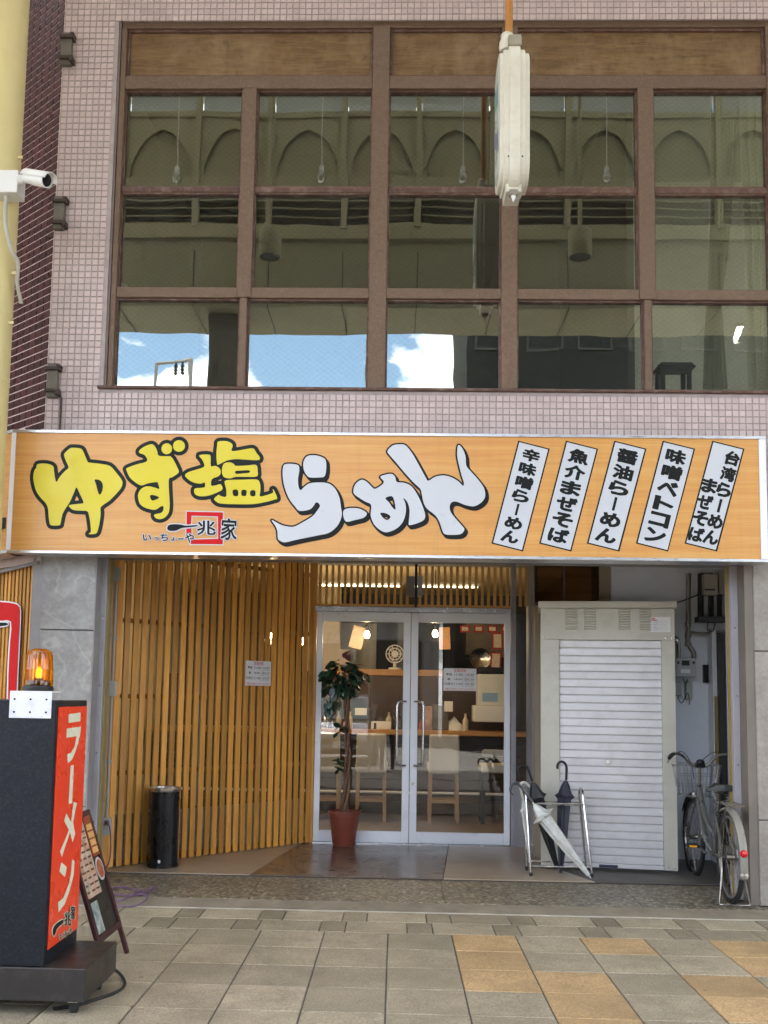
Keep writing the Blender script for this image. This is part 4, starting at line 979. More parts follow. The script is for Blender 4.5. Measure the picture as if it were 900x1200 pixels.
# unlit bulbs and drum speakers under the canopy, mirrored in the windows
bg_ = glass('bulb glass', .25, (.8,.8,.7))
for px, nm in ((207,'first'),(376,'second'),(543,'third'),(711,'fourth')):
    Yv = 2*YG-3.4; c = at(px, 209, Yv); c = Vector((c.x,3.4,c.z)); t = thing('festoon_bulb', 'unlit clear bulb on a white socket mirrored in the upper panes, %s from the left' % nm, 'bulb', c, group='festoon bulbs under the arcade')
    MB().lathe(c, [(0,-.06),(.04,-.05),(.062,-.01),(.055,.03),(.028,.06)], 14).build('globe', bg_, t, smooth=True)
    MB().lathe(c, [(.03,.06),(.03,.13),(.02,.15)], 12).build('socket', M['white'], t, smooth=True); MB().tube([c+Vector((0,0,.14)),(c.x,c.y,9.95)], .006, 6).build('flex', M['white'], t)
for px, nm in ((316,'left'),(680,'right')):
    Yv = 2*YG-4.2; c = at(px, 302, Yv); c = Vector((c.x,4.2,c.z)); t = thing('drum_speaker', 'cream drum shaped speaker mirrored in the upper panes, the %s one' % nm, 'speaker', c, group='drum speakers under the arcade')
    MB().lathe(c, [(.115,0),(.125,.02),(.125,.30),(.11,.32),(.0,.325)], 24, cap=False).build('drum', cream, t, smooth=True); MB().lathe(c, [(.112,.004),(.0,.005)], 24, cap=False).build('grille', M['dark'], t)
    MB().tube([c+Vector((0,0,.32)),(c.x,c.y,9.98)], .022, 8).build('stem', cream, t)

# ================================================================== across the street
def facade(name, label, x0, x1, y1, h, m, wm, rows, cols, roof):
    t = thing(name, label, 'building', ((x0+x1)/2, y1-4, 0)); MB().box(x0,x1,y1-8,y1,-.16,h).build('wall', m, t)
    MB().box(x0-.15,x1+.15,y1-8,y1+.2,h,h+.25).build('roof', roof, t)
    for r in range(rows):
        for c in range(cols):
            cx = x0+(x1-x0)*(c+.5)/cols; cz = h*(r+.55)/rows; a = (x1-x0)/cols*.3; b = h/rows*.25
            wv = MB(); wv.box(cx-a-.06,cx+a+.06,y1+.002,y1+.06,cz-b-.06,cz-b); wv.box(cx-a-.06,cx+a+.06,y1+.002,y1+.06,cz+b,cz+b+.06); wv.box(cx-a-.06,cx-a,y1+.002,y1+.058,cz-b,cz+b); wv.box(cx+a,cx+a+.06,y1+.002,y1+.058,cz-b,cz+b)
            o = wv.build('window', M['dark'], t); MB().box(cx-a,cx+a,y1+.003,y1+.02,cz-b,cz+b).build('pane', wm, o)
    return t
wdk = mat('dark window', (.03,.035,.04), .08, .1)
facade('low_building', 'low grey building across the street, mirrored in the glass doors', -22, 1.4, -14, 4.0, mat('grey render', (.42,.40,.37), .8, .1, 1), wdk, 1, 7, M['steel'])
facade('tall_building', 'tall dark building across the street mirrored in the lower right panes', 1.75, 9.8, -11, 16, mat('dark cladding', (.018,.019,.018), .9, .12, 1, spec=.05), mat('dull window', (.012,.013,.014), .9, .1, spec=.05), 5, 6, M['steel'])
facade('mid_building', 'pale building down the street, mirrored faintly in the glass', 20, 44, -12, 7, mat('cream render', (.42,.40,.35), .8, .1, 1), wdk, 2, 7, M['steel'])
def neighbour(label, x0, x1, y0, y1, h, c):
    t = thing('neighbouring_building', label, 'building', ((x0+x1)/2, y0, 0)); MB().box(x0,x1,y0,y1,-.01,h).build('wall', mat('neighbour wall', c, .8, .1, 1, spec=.2), t)
    MB().box(x0-.1,x1+.1,y0-.1,y1,h,h+.3).build('parapet', M['steel'], t); MB().box(x0+.5,x1-.5,y0-.03,y0-.004,.2,2.6).build('shutter', M['steel'], t)
neighbour('plain brown building across the side street, beyond the far left edge', -18, -7.5, 7.6, 20, 11, (.20,.17,.14))  # out of view, added to cut the sky light from the left
neighbour('plain grey building next door, beyond the right edge', 6.4, 24, 7.45, 20, 11, (.26,.24,.22))
# utility frame on the low roof
ut = thing('utility_frame', 'grey steel utility frame mirrored in the lowest left pane', 'frame', (0,-12,0))
def rf(px, py, Yr=-11.5): 
    c = at(px, py, 2*YG-Yr); return Vector((c.x, Yr, c.z))
a, b, c_, d_ = rf(183,460), rf(183,425), rf(223,422), rf(223,460); a.z = 4.6; d_.z = 4.6
for p, q in ((a,b),(b,c_),(c_,d_)): MB().tube([p,q], .05, 6).build('steel_post', M['steel'], ut)
for f_ in (.6,.8):
    p = b.lerp(c_, f_); MB().lathe(p+Vector((0,0,-.42)), [(.02,0),(.06,.05),(.03,.1),(.06,.15),(.03,.2),(.06,.25),(.02,.4)], 8).build('insulator', M['blackp'], ut)
# ================================================================== illuminated sign stand
SX = -1.575; sy0, sy1 = 4.70, 5.172; szt = 1.413; bz0, bz1 = .07, .216
navy = mat('scuffed black steel', (.007,.009,.014), .5, .2, 4, dirt=(.06,.06,.06), dirt_amt=.3, dirt_s=90, spec=.25)
st = thing('sign_stand', 'black upright sign stand with red ramen panel on its side, on a wheeled base', 'sign', (-1.85,4.95,0))
MB().box(-2.10,SX,sy0,sy1,bz1+.001,szt).build('cabinet', navy, st, bevel=.004)
MB().box(-2.29,-1.381,4.685,5.205,bz0,bz1).build('base', mat('dark brown steel base', (.022,.019,.018), .38, .2, 4, dirt=(.12,.10,.09), dirt_amt=.3, dirt_s=12), st, bevel=.004)
redm = mat('red backlit look panel', (.88,.055,.012), .3, .03, 2); ivory = mat('ivory film', (.80,.80,.62), .3, .03, 2)  # backlit look is put into the bright red, no lamp behind it
tq = [atx(69,829,SX), atx(102,827,SX), atx(89.5,1083,SX), atx(54.5,1119,SX)]
za, zb = (tq[0].z+tq[1].z)/2, (tq[2].z+tq[3].z)/2; ya, yb2 = (tq[0].y+tq[3].y)/2, (tq[1].y+tq[2].y)/2
MB().box(SX+.0005,SX+.004,ya,yb2,zb,za).build('red_panel', redm, st)
def sxp(d): return lambda x, y: atx(x, y, SX)+Vector((d,0,0))
def st1(p): return tr_(p, 600/70, 40, 820)
def st2(p): return tr_(p, 800/120, 40, 950)
for ls in ([st1([(335,145),(455,128),(453,215),(335,235)]), st1([(318,290),(458,268),(452,340),(430,440),(400,530),(370,600),(328,640),(320,548),(360,530),(395,470),(415,365),(312,382)])],
           [st1([(355,662),(388,655),(370,1038),(335,1048)])],
           [st2([(300,-69),(325,-60),(310,20),(296,90),(312,180),(292,250),(272,170),(240,260),(207,365),(193,318),(240,210),(262,150),(225,80),(243,20),(280,90),(290,0)])],
           [st2([(203,402),(247,440),(232,520),(188,475)]), st2([(287,380),(308,395),(300,500),(270,620),(230,730),(182,795),(178,718),(220,680),(260,580),(280,480)])]):
    decal('character', ls, sxp(.0055), ivory, st)
br2 = sm(st2([(140,975),(135,930),(160,885),(215,850),(212,880),(170,920),(152,970)]))
decal('mark_halo', grow([br2], .9, step=.3), sxp(.0055), ivory, st); decal('brush_stroke', [br2], sxp(.0068), M['black'], st)
hl, bkk = MB(), MB()
for chh, x, y, w, h in (('兆',247,845,52,110),('家',290,795,36,110),('い',195,985,24,40),('っ',215,975,14,24),('ち',232,962,22,44),('ょ',250,955,14,26),('や',272,938,24,44)):
    c = st2([(x,y)])[0]; put_text(hl, chh, c, w/6.667+1.1, h/6.667+1.1, sxp(.008), bold=.09); put_text(bkk, chh, c, w/6.667, h/6.667, sxp(.0095), bold=.03)
hl.build('mark_halo', ivory, st); bkk.build('mark_lettering', M['black'], st)
pa, pb = at(12,816,sy0), at(60,842,sy0)
MB().box(pa.x,pb.x,sy0-.006,sy0-.0005,pb.z,pa.z+.02).build('bracket_plate', mat('white bracket', (.66,.68,.72), .45, .05, 5, dirt=(.3,.28,.25), dirt_amt=.4, dirt_s=15), st, bevel=.002)
MB().box(pa.x,pb.x,sy0-.005,sy0+.12,pa.z+.0205,pa.z+.026).build('bracket_shelf', M['white'], st)
for fx_ in (.12,.5,.88):
    for fz_ in (.12,.72):
        MB().lathe((pa.x+(pb.x-pa.x)*fx_,sy0-.006,pa.z-(pa.z-pb.z)*fz_), [(.005,0),(.005,-.002),(0,-.003)], 8, (0,1,0)).build('bolt', M['blackp'], st)
for cx, cy in ((-1.45,4.76),(-1.45,5.13),(-2.22,4.76),(-2.22,5.13)):
    w_ = MB().lathe((cx-.014,cy+.01,.030), [(.0,0),(.030,0),(.030,.028),(.0,.028)], 18, (1,0,0)).build('caster_wheel', M['rubber'], st, smooth=True)
    MB().box(cx-.022,cx+.022,cy-.02,cy+.02,.052,.0705).build('caster_fork', M['chrome'], st)
# beacon lamp
bc = at(44,812,4.76); bz = szt+.017; bc.z = bz+.0
bc = Vector((at(45,800,4.765).x, 4.765, pa.z+.027))
bt = thing('warning_beacon', 'amber rotating beacon lamp on top of the black sign stand', 'beacon', bc)
MB().lathe(bc, [(.070,0),(.072,.012),(.068,.024),(.06,.026)], 28).build('base', M['blackp'], bt, smooth=True)
def amber():
    t = NT('amber plastic dome'); g = t.n('ShaderNodeBsdfGlass'); g.inputs['Color'].default_value = (1,.60,.05,1); g.inputs['IOR'].default_value = 1.1; g.inputs['Roughness'].default_value = .05
    tl3 = t.n('ShaderNodeBsdfTranslucent'); tl3.inputs[0].default_value = (1,.50,.03,1); gs = t.n('ShaderNodeBsdfGlossy'); gs.inputs['Roughness'].default_value = .08
    a = t.n('ShaderNodeMixShader'); a.inputs[0].default_value = .35; t.l(g.outputs[0], a.inputs[1]); t.l(tl3.outputs[0], a.inputs[2])
    b = t.n('ShaderNodeMixShader'); b.inputs[0].default_value = .06; t.l(a.outputs[0], b.inputs[1]); t.l(gs.outputs[0], b.inputs[2]); t.l(b.outputs[0], t.out.inputs[0]); return t.m
MB().lathe(bc, [(.066,.026),(.067,.05),(.0655,.052),(.0665,.056),(.064,.10),(.0645,.102),(.0635,.106),(.060,.165),(.052,.186),(.03,.198),(0,.2)], 36, cap=False).build('dome', amber(), bt, smooth=True)
rfm = mat('chrome reflector', (.9,.75,.4), .12, .03, metal=1.0)
mb = MB()
for i in range(0,9): pass
mb.grid(lambda u, v: (bc.x+.045*math.cos(PI*(.15+u*1.0)), bc.y+.045*math.sin(PI*(.15+u*1.0)), bc.z+.05+.10*v), 14, 3); mb.build('reflector', rfm, bt, smooth=True)
MB().lathe(bc, [(.0,.06),(.012,.065),(.013,.10),(.0,.115)], 12).build('bulb', emis('beacon filament', (1,.6,.15), 1.2), bt, smooth=True)
MB().lathe(bc, [(.05,.026),(.05,.045),(.02,.05),(.02,.06)], 20).build('motor', M['blackp'], bt)
# lead from the stand
mb = MB(); mb.tube(catmull([(-1.55,4.78,.012),(-1.48,4.83,.009),(-1.40,4.95,.008),(-1.335,5.09,.008),(-1.34,5.23,.008),(-1.40,5.33,.03),(-1.47,5.30,.075),(-1.55,5.22,.10)], 6, False), .008, 7)
tag(mb.build('power_lead', M['rubber'], None, smooth=True), 'black power lead curling from under the sign stand base', 'cable')

# ================================================================== A-frame menu board
Rf, Lf = Vector((-1.489,5.837,.0)), Vector((-1.493,5.432,.0)); lean = Vector((-.268,.02,.785))
ab = thing('menu_board', 'dark wooden A-frame menu board with food posters behind the sign stand', 'signboard', (-1.6,5.64,0))
mah = wood('mahogany stain', (.035,.010,.012), (.065,.022,.022), 'Z', 1, .35, .05, False)
for f0 in (Rf, Lf): MB().bar(f0, f0+lean*1.0, .032, .022, up=(1,0,.3)).build('stile', mah, ab, bevel=.003)
back = Vector((-.30,0,-.785))
for f0 in (Rf, Lf): MB().bar(f0+lean*.97+Vector((-.012,0,0)), Vector((f0.x+lean.x-.28, f0.y, 0)), .03, .02, up=(1,0,.3)).build('rear_leg', mah, ab)
def bp(s, t, d=0.0): return Lf+(Rf-Lf)*s+lean*t+Vector((.945,0,.32))*d
for t_ in (.20,.98): MB().bar(bp(.03,t_), bp(.97,t_), .022, .034, up=lean).build('cross_rail', mah, ab, bevel=.003)
def bpanel(name, s0, s1, t0, t1, d, m, th=.003): return MB().prism([bp(s0,t0,d),bp(s1,t0,d),bp(s1,t1,d),bp(s0,t1,d)], Vector((.945,0,.32))*th).build(name, m, ab)
bpanel('chalkboard', .03,.97,.21,.97,-.004, mat('green black chalkboard', (.025,.022,.014), .35, .2, 4))
men = mat('printed menu sheet', (.55,.43,.33), .4, .45, 16, dirt=(.55,.16,.05), dirt_amt=.9, dirt_s=12)
bpanel('poster', .02,.62,.46,.97,.006, men)
bk2 = MB()
for r in range(11):
    for c in range(3):
        s0 = .06+c*.19; t0 = .49+r*.042; wv = random.uniform(.08,.15); bk2.prism([bp(s0,t0,.0105),bp(s0+wv,t0,.0105),bp(s0+wv,t0+.012,.0105),bp(s0,t0+.012,.0105)], Vector((.945,0,.32))*.0006)
bk2.build('poster_lines', mat('brown print', (.10,.05,.03), .5), ab, kind='stuff')
bpanel('price_strip', .66,.97,.69,.985,.006, mat('orange brown print', (.30,.06,.02), .4, .2, 5))
for r in range(4):
    bpanel('price_cell', .70,.93,.71+r*.052,.75+r*.052,.0098, mat('orange cell', (.72,.42,.14), .4, .15, 9) if r == 0 else bpy.data.materials['orange cell'], .0006)
    pm = MB(); put_text(pm, ('麺','丼','飯','汁')[r], (.815,.73+r*.052), .1, .024, lambda a, b: bp(a, b, .0112)); 
bpanel('photo_strip', .08,.34,.23,.43,.006, mat('blue green photo print', (.30,.36,.34), .35, .7, 18, dirt=(.65,.6,.5), dirt_amt=.9, dirt_s=9))
cc = [bp(.80+.15*math.cos(a*PI/9),.60+.078*math.sin(a*PI/9),.006) for a in range(18)]; MB().prism(cc, Vector((.945,0,.32))*.004).build('round_badge', mat('white badge rim', (.6,.57,.52), .4), ab)
cc = [bp(.80+.12*math.cos(a*PI/9),.60+.062*math.sin(a*PI/9),.0105) for a in range(18)]; MB().prism(cc, Vector((.945,0,.32))*.001).build('badge_photo', mat('red soup print', (.33,.05,.03), .4, .5, 25, dirt=(.5,.45,.2), dirt_amt=.7, dirt_s=30), ab)
MB().bar(Rf+lean*.10+Vector((.003,.018,0)), Rf+lean*.36+Vector((.003,.018,0)), .006, .014, up=(1,0,.3)).build('lit_edge_strip', stw, ab)  # pale strip stands in for light catching the leg's edge

# ================================================================== conduit, outlet and purple cord at the left jamb
cgrey = mat('grey plastic conduit', (.40,.40,.37), .5, .05, 4); cwhite = mat('ivory plastic', (.58,.57,.52), .45, .04, 4)
YC = 8.06
cdt = thing('conduit', 'grey conduit with two junction boxes running down beside the wooden slats', 'conduit', at(128,960,YC))
pts = [at(137,668,YC), at(134,745,YC), at(131,800,YC), at(125,960,YC)]; xcn = [p.x for p in pts]
MB().tube([Vector((sum(xcn)/4, YC, p.z)) for p in pts], .0125, 10).build('pipe', cgrey, cdt, smooth=True)
xc = sum(xcn)/4
for (y0, y1, w, nm, m) in ((665,681,.062,'junction_box',cgrey),(798,816,.07,'junction_box',cwhite)):
    MB().box(xc-w/2,xc+w/2,YC-.03,YC+.02,at(130,y1,YC).z,at(130,y0,YC).z).build(nm, m, cdt, bevel=.004)
for y in (747, 893): MB().box(xc-.03,xc+.02,YC-.006,YC+.02,at(130,y+2,YC).z,at(130,y-2,YC).z).build('clip', cgrey, cdt)
ozt, ozb = at(124,958,YC).z, at(124,978,YC).z
ot = thing('outlet_box', 'ivory weatherproof outlet box at the foot of the conduit with a purple plug', 'socket', (xc,YC,ozb))
MB().box(xc-.04,xc+.04,YC-.045,YC+.02,ozb,ozt).build('box', cwhite, ot, bevel=.006)
for dz in (.05,.085):
    for dx in (-.008,.008): MB().box(xc-.012+dx-.0015,xc-.012+dx+.0015,YC-.046,YC-.044,ozb+dz-.008,ozb+dz+.008).build('slot', M['blackp'], ot)
pur = mat('purple rubber cord', (.16,.085,.17), .5, .1, 6)
px_, pz_ = xc+.022, ozt-.03
MB().lathe((px_,YC-.045,pz_), [(.017,0),(.017,-.02),(.01,-.03)], 12, (0,1,0)).build('plug', pur, ot, smooth=True)
cpts = [(px_,YC-.072,pz_),(px_+.03,YC-.09,pz_-.03),(px_+.045,YC-.09,.24),(px_+.03,YC-.10,.12),(px_-.01,YC-.18,.065)]
gp = [(135,1052),(160,1046),(183,1040),(172,1046),(140,1048),(128,1043),(146,1039),(172,1049),(158,1056),(132,1054),(112,1056),(100,1052),(108,1046),(130,1048)]
for k, (a, b) in enumerate(gp):
    q = atz(a, b, .045); zz = .006+max(0,(q.y-7.07))*.032 + (.022 if q.y > 7.07 else .0); cpts.append((q.x,q.y,zz+.004*(k % 3)))
mb = MB(); mb.tube(catmull(cpts, 6, False), .0058, 6); tag(mb.build('extension_cord', pur, None, smooth=True), 'purple extension cord looped on the pebble step below the outlet', 'cord')

# ================================================================== ash bin
c = Vector((-1.862,8.33,FZ)); ash = thing('ash_bin', 'tall black cylindrical ash bin with steel rim before the slats', 'bin', c)
MB().lathe(c, [(.124,0),(.124,.02),(.117,.024),(.117,.598)], 32).build('body', mat('black enamel', (.007,.007,.008), .3, .2, 4, spec=.35), ash, smooth=True)
MB().lathe(c, [(.119,.599),(.122,.603),(.122,.628),(.112,.633),(.106,.628),(.104,.60),(.0,.598)], 32, cap=False).build('rim', M['chrome'], ash, smooth=True)
mb = MB(); mb.add([c+Vector((.118*math.sin(a),-.118*math.cos(a),.055+b)) for a, b in [(-.05+.10*math.cos(t*PI/6),.014*math.sin(t*PI/6)) for t in range(12)]], [tuple(range(12))]); mb.build('badge', M['white'], ash)

# ================================================================== potted plant
c = Vector((-.470,9.66,FZ)); pt_ = thing('potted_plant', 'leafy braided trunk tree in a terracotta pot before the glass doors', 'plant', c)
MB().lathe(c, [(.0,0),(.098,0),(.104,.01),(.140,.285),(.152,.287),(.154,.318),(.146,.322),(.138,.30),(.0,.285)], 32, cap=False).build('pot', mat('terracotta plastic', (.20,.047,.028), .45, .08, 4), pt_, smooth=True)
MB().lathe(c, [(.0,.287),(.136,.286)], 24, cap=False).build('soil', mat('soil', (.03,.02,.014), .9, .3, 30), pt_)
bark = mat('brown bark', (.17,.09,.05), .75, .3, 14, bump=.5, bs=60, stretch=(1,1,.3))
for k in range(3):
    pp = []
    for i in range(22):
        t_ = i/21; a = t_*8.5+k*2*PI/3; r = .024*(1-.35*t_); pp.append((c.x+r*math.cos(a)+.018*math.sin(t_*4)+.01*t_, c.y+r*math.sin(a), FZ+.27+1.16*t_))
    MB().tube(pp, [.016*(1-.4*i/21) for i in range(22)], 7).build('trunk', bark, pt_, smooth=True)
tops = Vector((c.x+.0,c.y,FZ+1.40))
for k in range(7):
    a = k*.9; e = tops+Vector((.17*math.cos(a),.12*math.sin(a),.10+.05*(k % 3)))
    MB().tube(catmull([tops-Vector((0,0,.06)), tops.lerp(e,.5)+Vector((0,0,.05)), e], 4, False), .006, 5).build('branch', bark, pt_)
lfm = mat('dark glossy leaf', (.020,.052,.026), .30, .35, 5, rand=.45, spec=.6); lfp = mat('reddish leaf', (.22,.085,.095), .4, .3, 5, rand=.3)
lb = MB(); lp_ = [(0,0),(.020,.02),(.031,.045),(.028,.072),(.014,.098),(0,.115)]
vv = []
for (w, l) in lp_: vv += [(-w,l,-.25*w*0-.004*math.sin(l/.108*PI)+.35*w - .9*l*l),(0,l,-.9*l*l),(w,l,.35*w-.9*l*l-.004*math.sin(l/.108*PI))]
lb.add(vv, [(3*i+j,3*i+j+1,3*i+j+4,3*i+j+3) for i in range(5) for j in range(2)])
lf0 = None; rng = random.Random(5)
def leaf_at(p, out, s, m=None):
    global lf0
    if lf0 is None: lf0 = lb.build('leaf', lfm, pt_, smooth=True, local=True); o = lf0
    else: o = inst(lf0, pt_)
    if m:
        me = o.data.copy() if 'lf_red' not in globals() else globals()['lf_red']
        if 'lf_red' not in globals(): me.materials.clear(); me.materials.append(m); globals()['lf_red'] = me
        o.data = me
    o.location = Vector(p)-c; q = Vector(out).normalized().to_track_quat('Y','Z'); e = q.to_euler(); o.rotation_euler = e; o.rotation_euler.rotate_axis('Y', rng.uniform(-1.2,1.2)); o.scale = (s,s,s)
cen = Vector((c.x-.055,c.y-.01,FZ+1.545))
for k in range(165):
    th = rng.uniform(0,2*PI); ph = math.acos(rng.uniform(-.75,1)); rr = rng.uniform(.55,1)
    dvv = Vector((math.sin(ph)*math.cos(th),math.sin(ph)*math.sin(th),math.cos(ph)))
    p = cen+Vector((dvv.x*.165*rr,dvv.y*.15*rr,dvv.z*.19*rr)); leaf_at(p, dvv+Vector((rng.uniform(-.5,.5),rng.uniform(-.5,.5),-1.0)), rng.uniform(.6,1.0))
for k in range(26):
    p = cen+Vector((.05+rng.uniform(0,.12),rng.uniform(-.08,.08),rng.uniform(.0,.1))); leaf_at(p, (1,rng.uniform(-.5,.5),rng.uniform(-.9,-.1)), rng.uniform(.7,1))
for k in range(14):
    p = cen+Vector((-.06+rng.uniform(-.08,.05),rng.uniform(-.08,.0),-.20+rng.uniform(-.08,.04))); leaf_at(p, (rng.uniform(-.6,.5),-.3,-1), rng.uniform(.7,1))
for k in range(9): leaf_at(cen+Vector((.045+rng.uniform(-.03,.03),rng.uniform(-.03,.03),.16+rng.uniform(0,.05))), (rng.uniform(-.6,.6),rng.uniform(-.6,.2),1), rng.uniform(.5,.75), lfp)
for zc_, xs in ((1.13,-.09),(.80,-.06)):
    for k in range(9): leaf_at((c.x+xs*.5+rng.uniform(-.03,.02),c.y-.04,zc_+rng.uniform(-.05,.05)), (rng.uniform(-1,.5),rng.uniform(-.5,.2),rng.uniform(-.5,.5)), rng.uniform(.6,.95))
for k, (ex, ez) in enumerate(((.24,.13),(.25,.02),(.22,-.05))):
    MB().tube(catmull([cen+Vector((.03,0,.06)),cen+Vector((.14,-.02,.14-.04*k)),cen+Vector((ex,-.02,ez))], 5, False), .003, 5).build('twig', bark, pt_)
    for q in range(3): leaf_at(cen+Vector((ex*(.6+.18*q),-.02,.1-.04*k-.02*q)), (.7,0,-.8), .6)

# ================================================================== storage cabinet with roller shutter
cb0, cb1 = Vector((1.215,8.61,0)), Vector((2.300,8.46,0)); cd_ = (cb1-cb0).normalized(); cn = Vector((cd_.y,-cd_.x,0)); CWD = (cb1-cb0).length
cab = thing('storage_cabinet', 'beige steel storage cabinet with a pale roller shutter', 'cabinet', (1.76,8.6,FZ))
def cp(u, d, z): return cb0+cd_*u-cn*d+Vector((0,0,z))          # u along the front, d inward
def cbox(name, u0, u1, d0, d1, z0, z1, m, bevel=.004, par=None):
    q = [cp(u0,d0,z0),cp(u1,d0,z0),cp(u1,d1,z0),cp(u0,d1,z0)]; return MB().prism(q, (0,0,z1-z0)).build(name, m, par or cab, bevel=bevel)
cbm = mat('beige enamelled steel', (.52,.49,.41), .42, .04, 2, dirt=(.3,.27,.22), dirt_amt=.35, dirt_s=6)
us0, us1 = .155, .985; zs_t = at(710,750,8.53).z; zct = at(700,710,8.53).z-.02; CD = .62
cbox('side_wall', 0,.03,.031,CD,FZ+.03,zct,cbm); cbox('side_wall', CWD-.03,CWD,.031,CD,FZ+.03,zct,cbm)
cbox('back_wall', .03,CWD-.03,CD-.03,CD,FZ+.03,zct,cbm)
cbox('front_stile', 0,us0,0,.03,FZ+.025,zs_t,cbm); cbox('front_stile', us1,CWD,0,.03,FZ+.025,zs_t,cbm)
cbox('front_head', 0,CWD,0,.03,zs_t+.0005,zct,cbm)
cbox('lid', -.02,CWD+.02,-.025,CD+.02,zct+.001,zct+.06,cbm,.008)
cbox('plinth', .01,CWD-.01,.01,CD,FZ,FZ+.024,M['dark'],0)
shm = mat('pale grey shutter', (.66,.64,.64), .38, .04, 3, metal=.1, rand=.05, dirt=(.36,.33,.30), dirt_amt=.3, dirt_s=7)
npt = 28; ph_ = (zs_t-FZ-.06)/npt
prof = [(-.002,.0),(.0045,.003),(.0058,.12*ph_),(.0062,.5*ph_),(.0058,.84*ph_),(.003,.90*ph_),(.005,.94*ph_),(-.002,ph_-.0005)]
s0 = None
for k in range(npt):
    if s0 is None:
        mb = MB(); q = [Vector((0,0,0))-cn*(.026-a)+Vector((0,0,b)) for a, b in prof]; q.append(-cn*.034+Vector((0,0,ph_-.002))); q.append(-cn*.034+Vector((0,0,.001)))
        mb.prism(q, cd_*(us1-us0-.004)); s0 = mb.build('shutter_slat', shm, cab, local=True); o = s0
    else: o = inst(s0, cab)
    o.location = cp(us0+.002,0,FZ+.06+ph_*k)-cab.location
cbox('bottom_rail', us0+.002,us1-.002,.008,.03,FZ+.026,FZ+.0595,shm,.003)
lk = cp((us0+us1)/2-.02,.012,at(708,893,8.53).z); MB().lathe(lk, [(.022,0),(.02,.006),(.0,.007)], 16, cn).build('lock', M['chrome'], cab, smooth=True)
cbox('name_plate', .47,.62,.004,.0085,FZ+.03,FZ+.052,mat('navy name plate', (.02,.025,.06), .4),.001)
for g, u in enumerate((.255,.41,.69,.86)):
    for k in range(9):
        z = zs_t+.085+k*.0205; q = [cp(u-.048,-.0005,z),cp(u+.048,-.0005,z),cp(u+.048,-.009,z+.003),cp(u-.048,-.009,z+.003)]; mb = MB(); mb.add([*q, cp(u-.048,-.0005,z+.012), cp(u+.048,-.0005,z+.012)], [(0,1,2,3),(3,2,5,4)]); mb.build('vent_louvre', cbm, cab)
stk = cbox('warning_sticker', .90,1.06,-.0022,-.0005,zs_t+.07,zs_t+.195,M['paper'],0)
stx = MB(); rx_ = MB(); fs = lambda a, b: cp(a,-.0032,b)
for r in range(7): put_text(stx, '注意 物置の中に入らないでください', (.975+.01*(r % 2),zs_t+.085+r*.012), .12, -.007, fs)
put_text(rx_, '警告', (.925,zs_t+.182), .03, -.013, fs, bold=.03); rx_.prism([fs(.905,zs_t+.165),fs(.955,zs_t+.165),fs(.955,zs_t+.172),fs(.905,zs_t+.172)], cn*.0003)
stx.build('sticker_text', mat('dark grey print', (.08,.08,.09), .5), stk); rx_.build('sticker_heading', M['red'], stk)
for u, z in ((.03,zs_t+.02),(.13,zs_t+.02),(1.02,zs_t+.02),(1.07,zs_t+.02),(1.02,FZ+.05),(1.07,FZ+.05)): MB().lathe(cp(u,0,z), [(.007,0),(.006,.003),(0,.004)], 8, cn).build('rivet', M['chrome'], cab)

# ================================================================== umbrella stand and umbrellas
us = thing('umbrella_stand', 'chrome tube umbrella rack before the storage cabinet', 'umbrella stand', (1.33,8.35,FZ))
Yf, Yb = 8.24, 8.50; xl, xr = 1.075, 1.565; zt = .735; xlb, xrb = 1.10, 1.575
mb_ = []
for x0, x1 in ((xl+.01,xl+.005),(xr,xr+.0)):
    tilt = -.035 if x0 < 1.3 else -.06
    pts = [(x0,Yf,FZ+.02),(x0+tilt,Yf+.05,zt-.05),(x0+tilt,Yf+.07,zt-.012),(x0+tilt,Yf+.10,zt),(x0+tilt,Yb-.10,zt),(x0+tilt,Yb-.07,zt-.012),(x0+tilt,Yb-.05,zt-.05),(x0,Yb,FZ+.02)]
    MB().tube(pts, .0085, 9).build('end_frame', M['chrome'], us, smooth=True)
    for Y in (Yf, Yb): MB().lathe((x0,Y,FZ), [(.013,0),(.013,.03)], 10).build('rubber_foot', M['rubber'], us)
for Y, z, r in ((Yf+.045,.62,.009),(Yb-.045,.62,.007),(Yf+.01,.135,.007),(Yb-.01,.135,.006),(8.37,.60,.005)): MB().tube([(xl-.022 if z > .3 else xl+.008,Y,z),(xr-.045 if z > .3 else xr-.004,Y,z)], r, 8).build('cross_bar', M['chrome'], us, smooth=True)
MB().tube([(xl+.02,Yf+.03,.30),(xl+.02,Yb-.03,.30)], .006, 6).build('side_bar', M['chrome'], us)
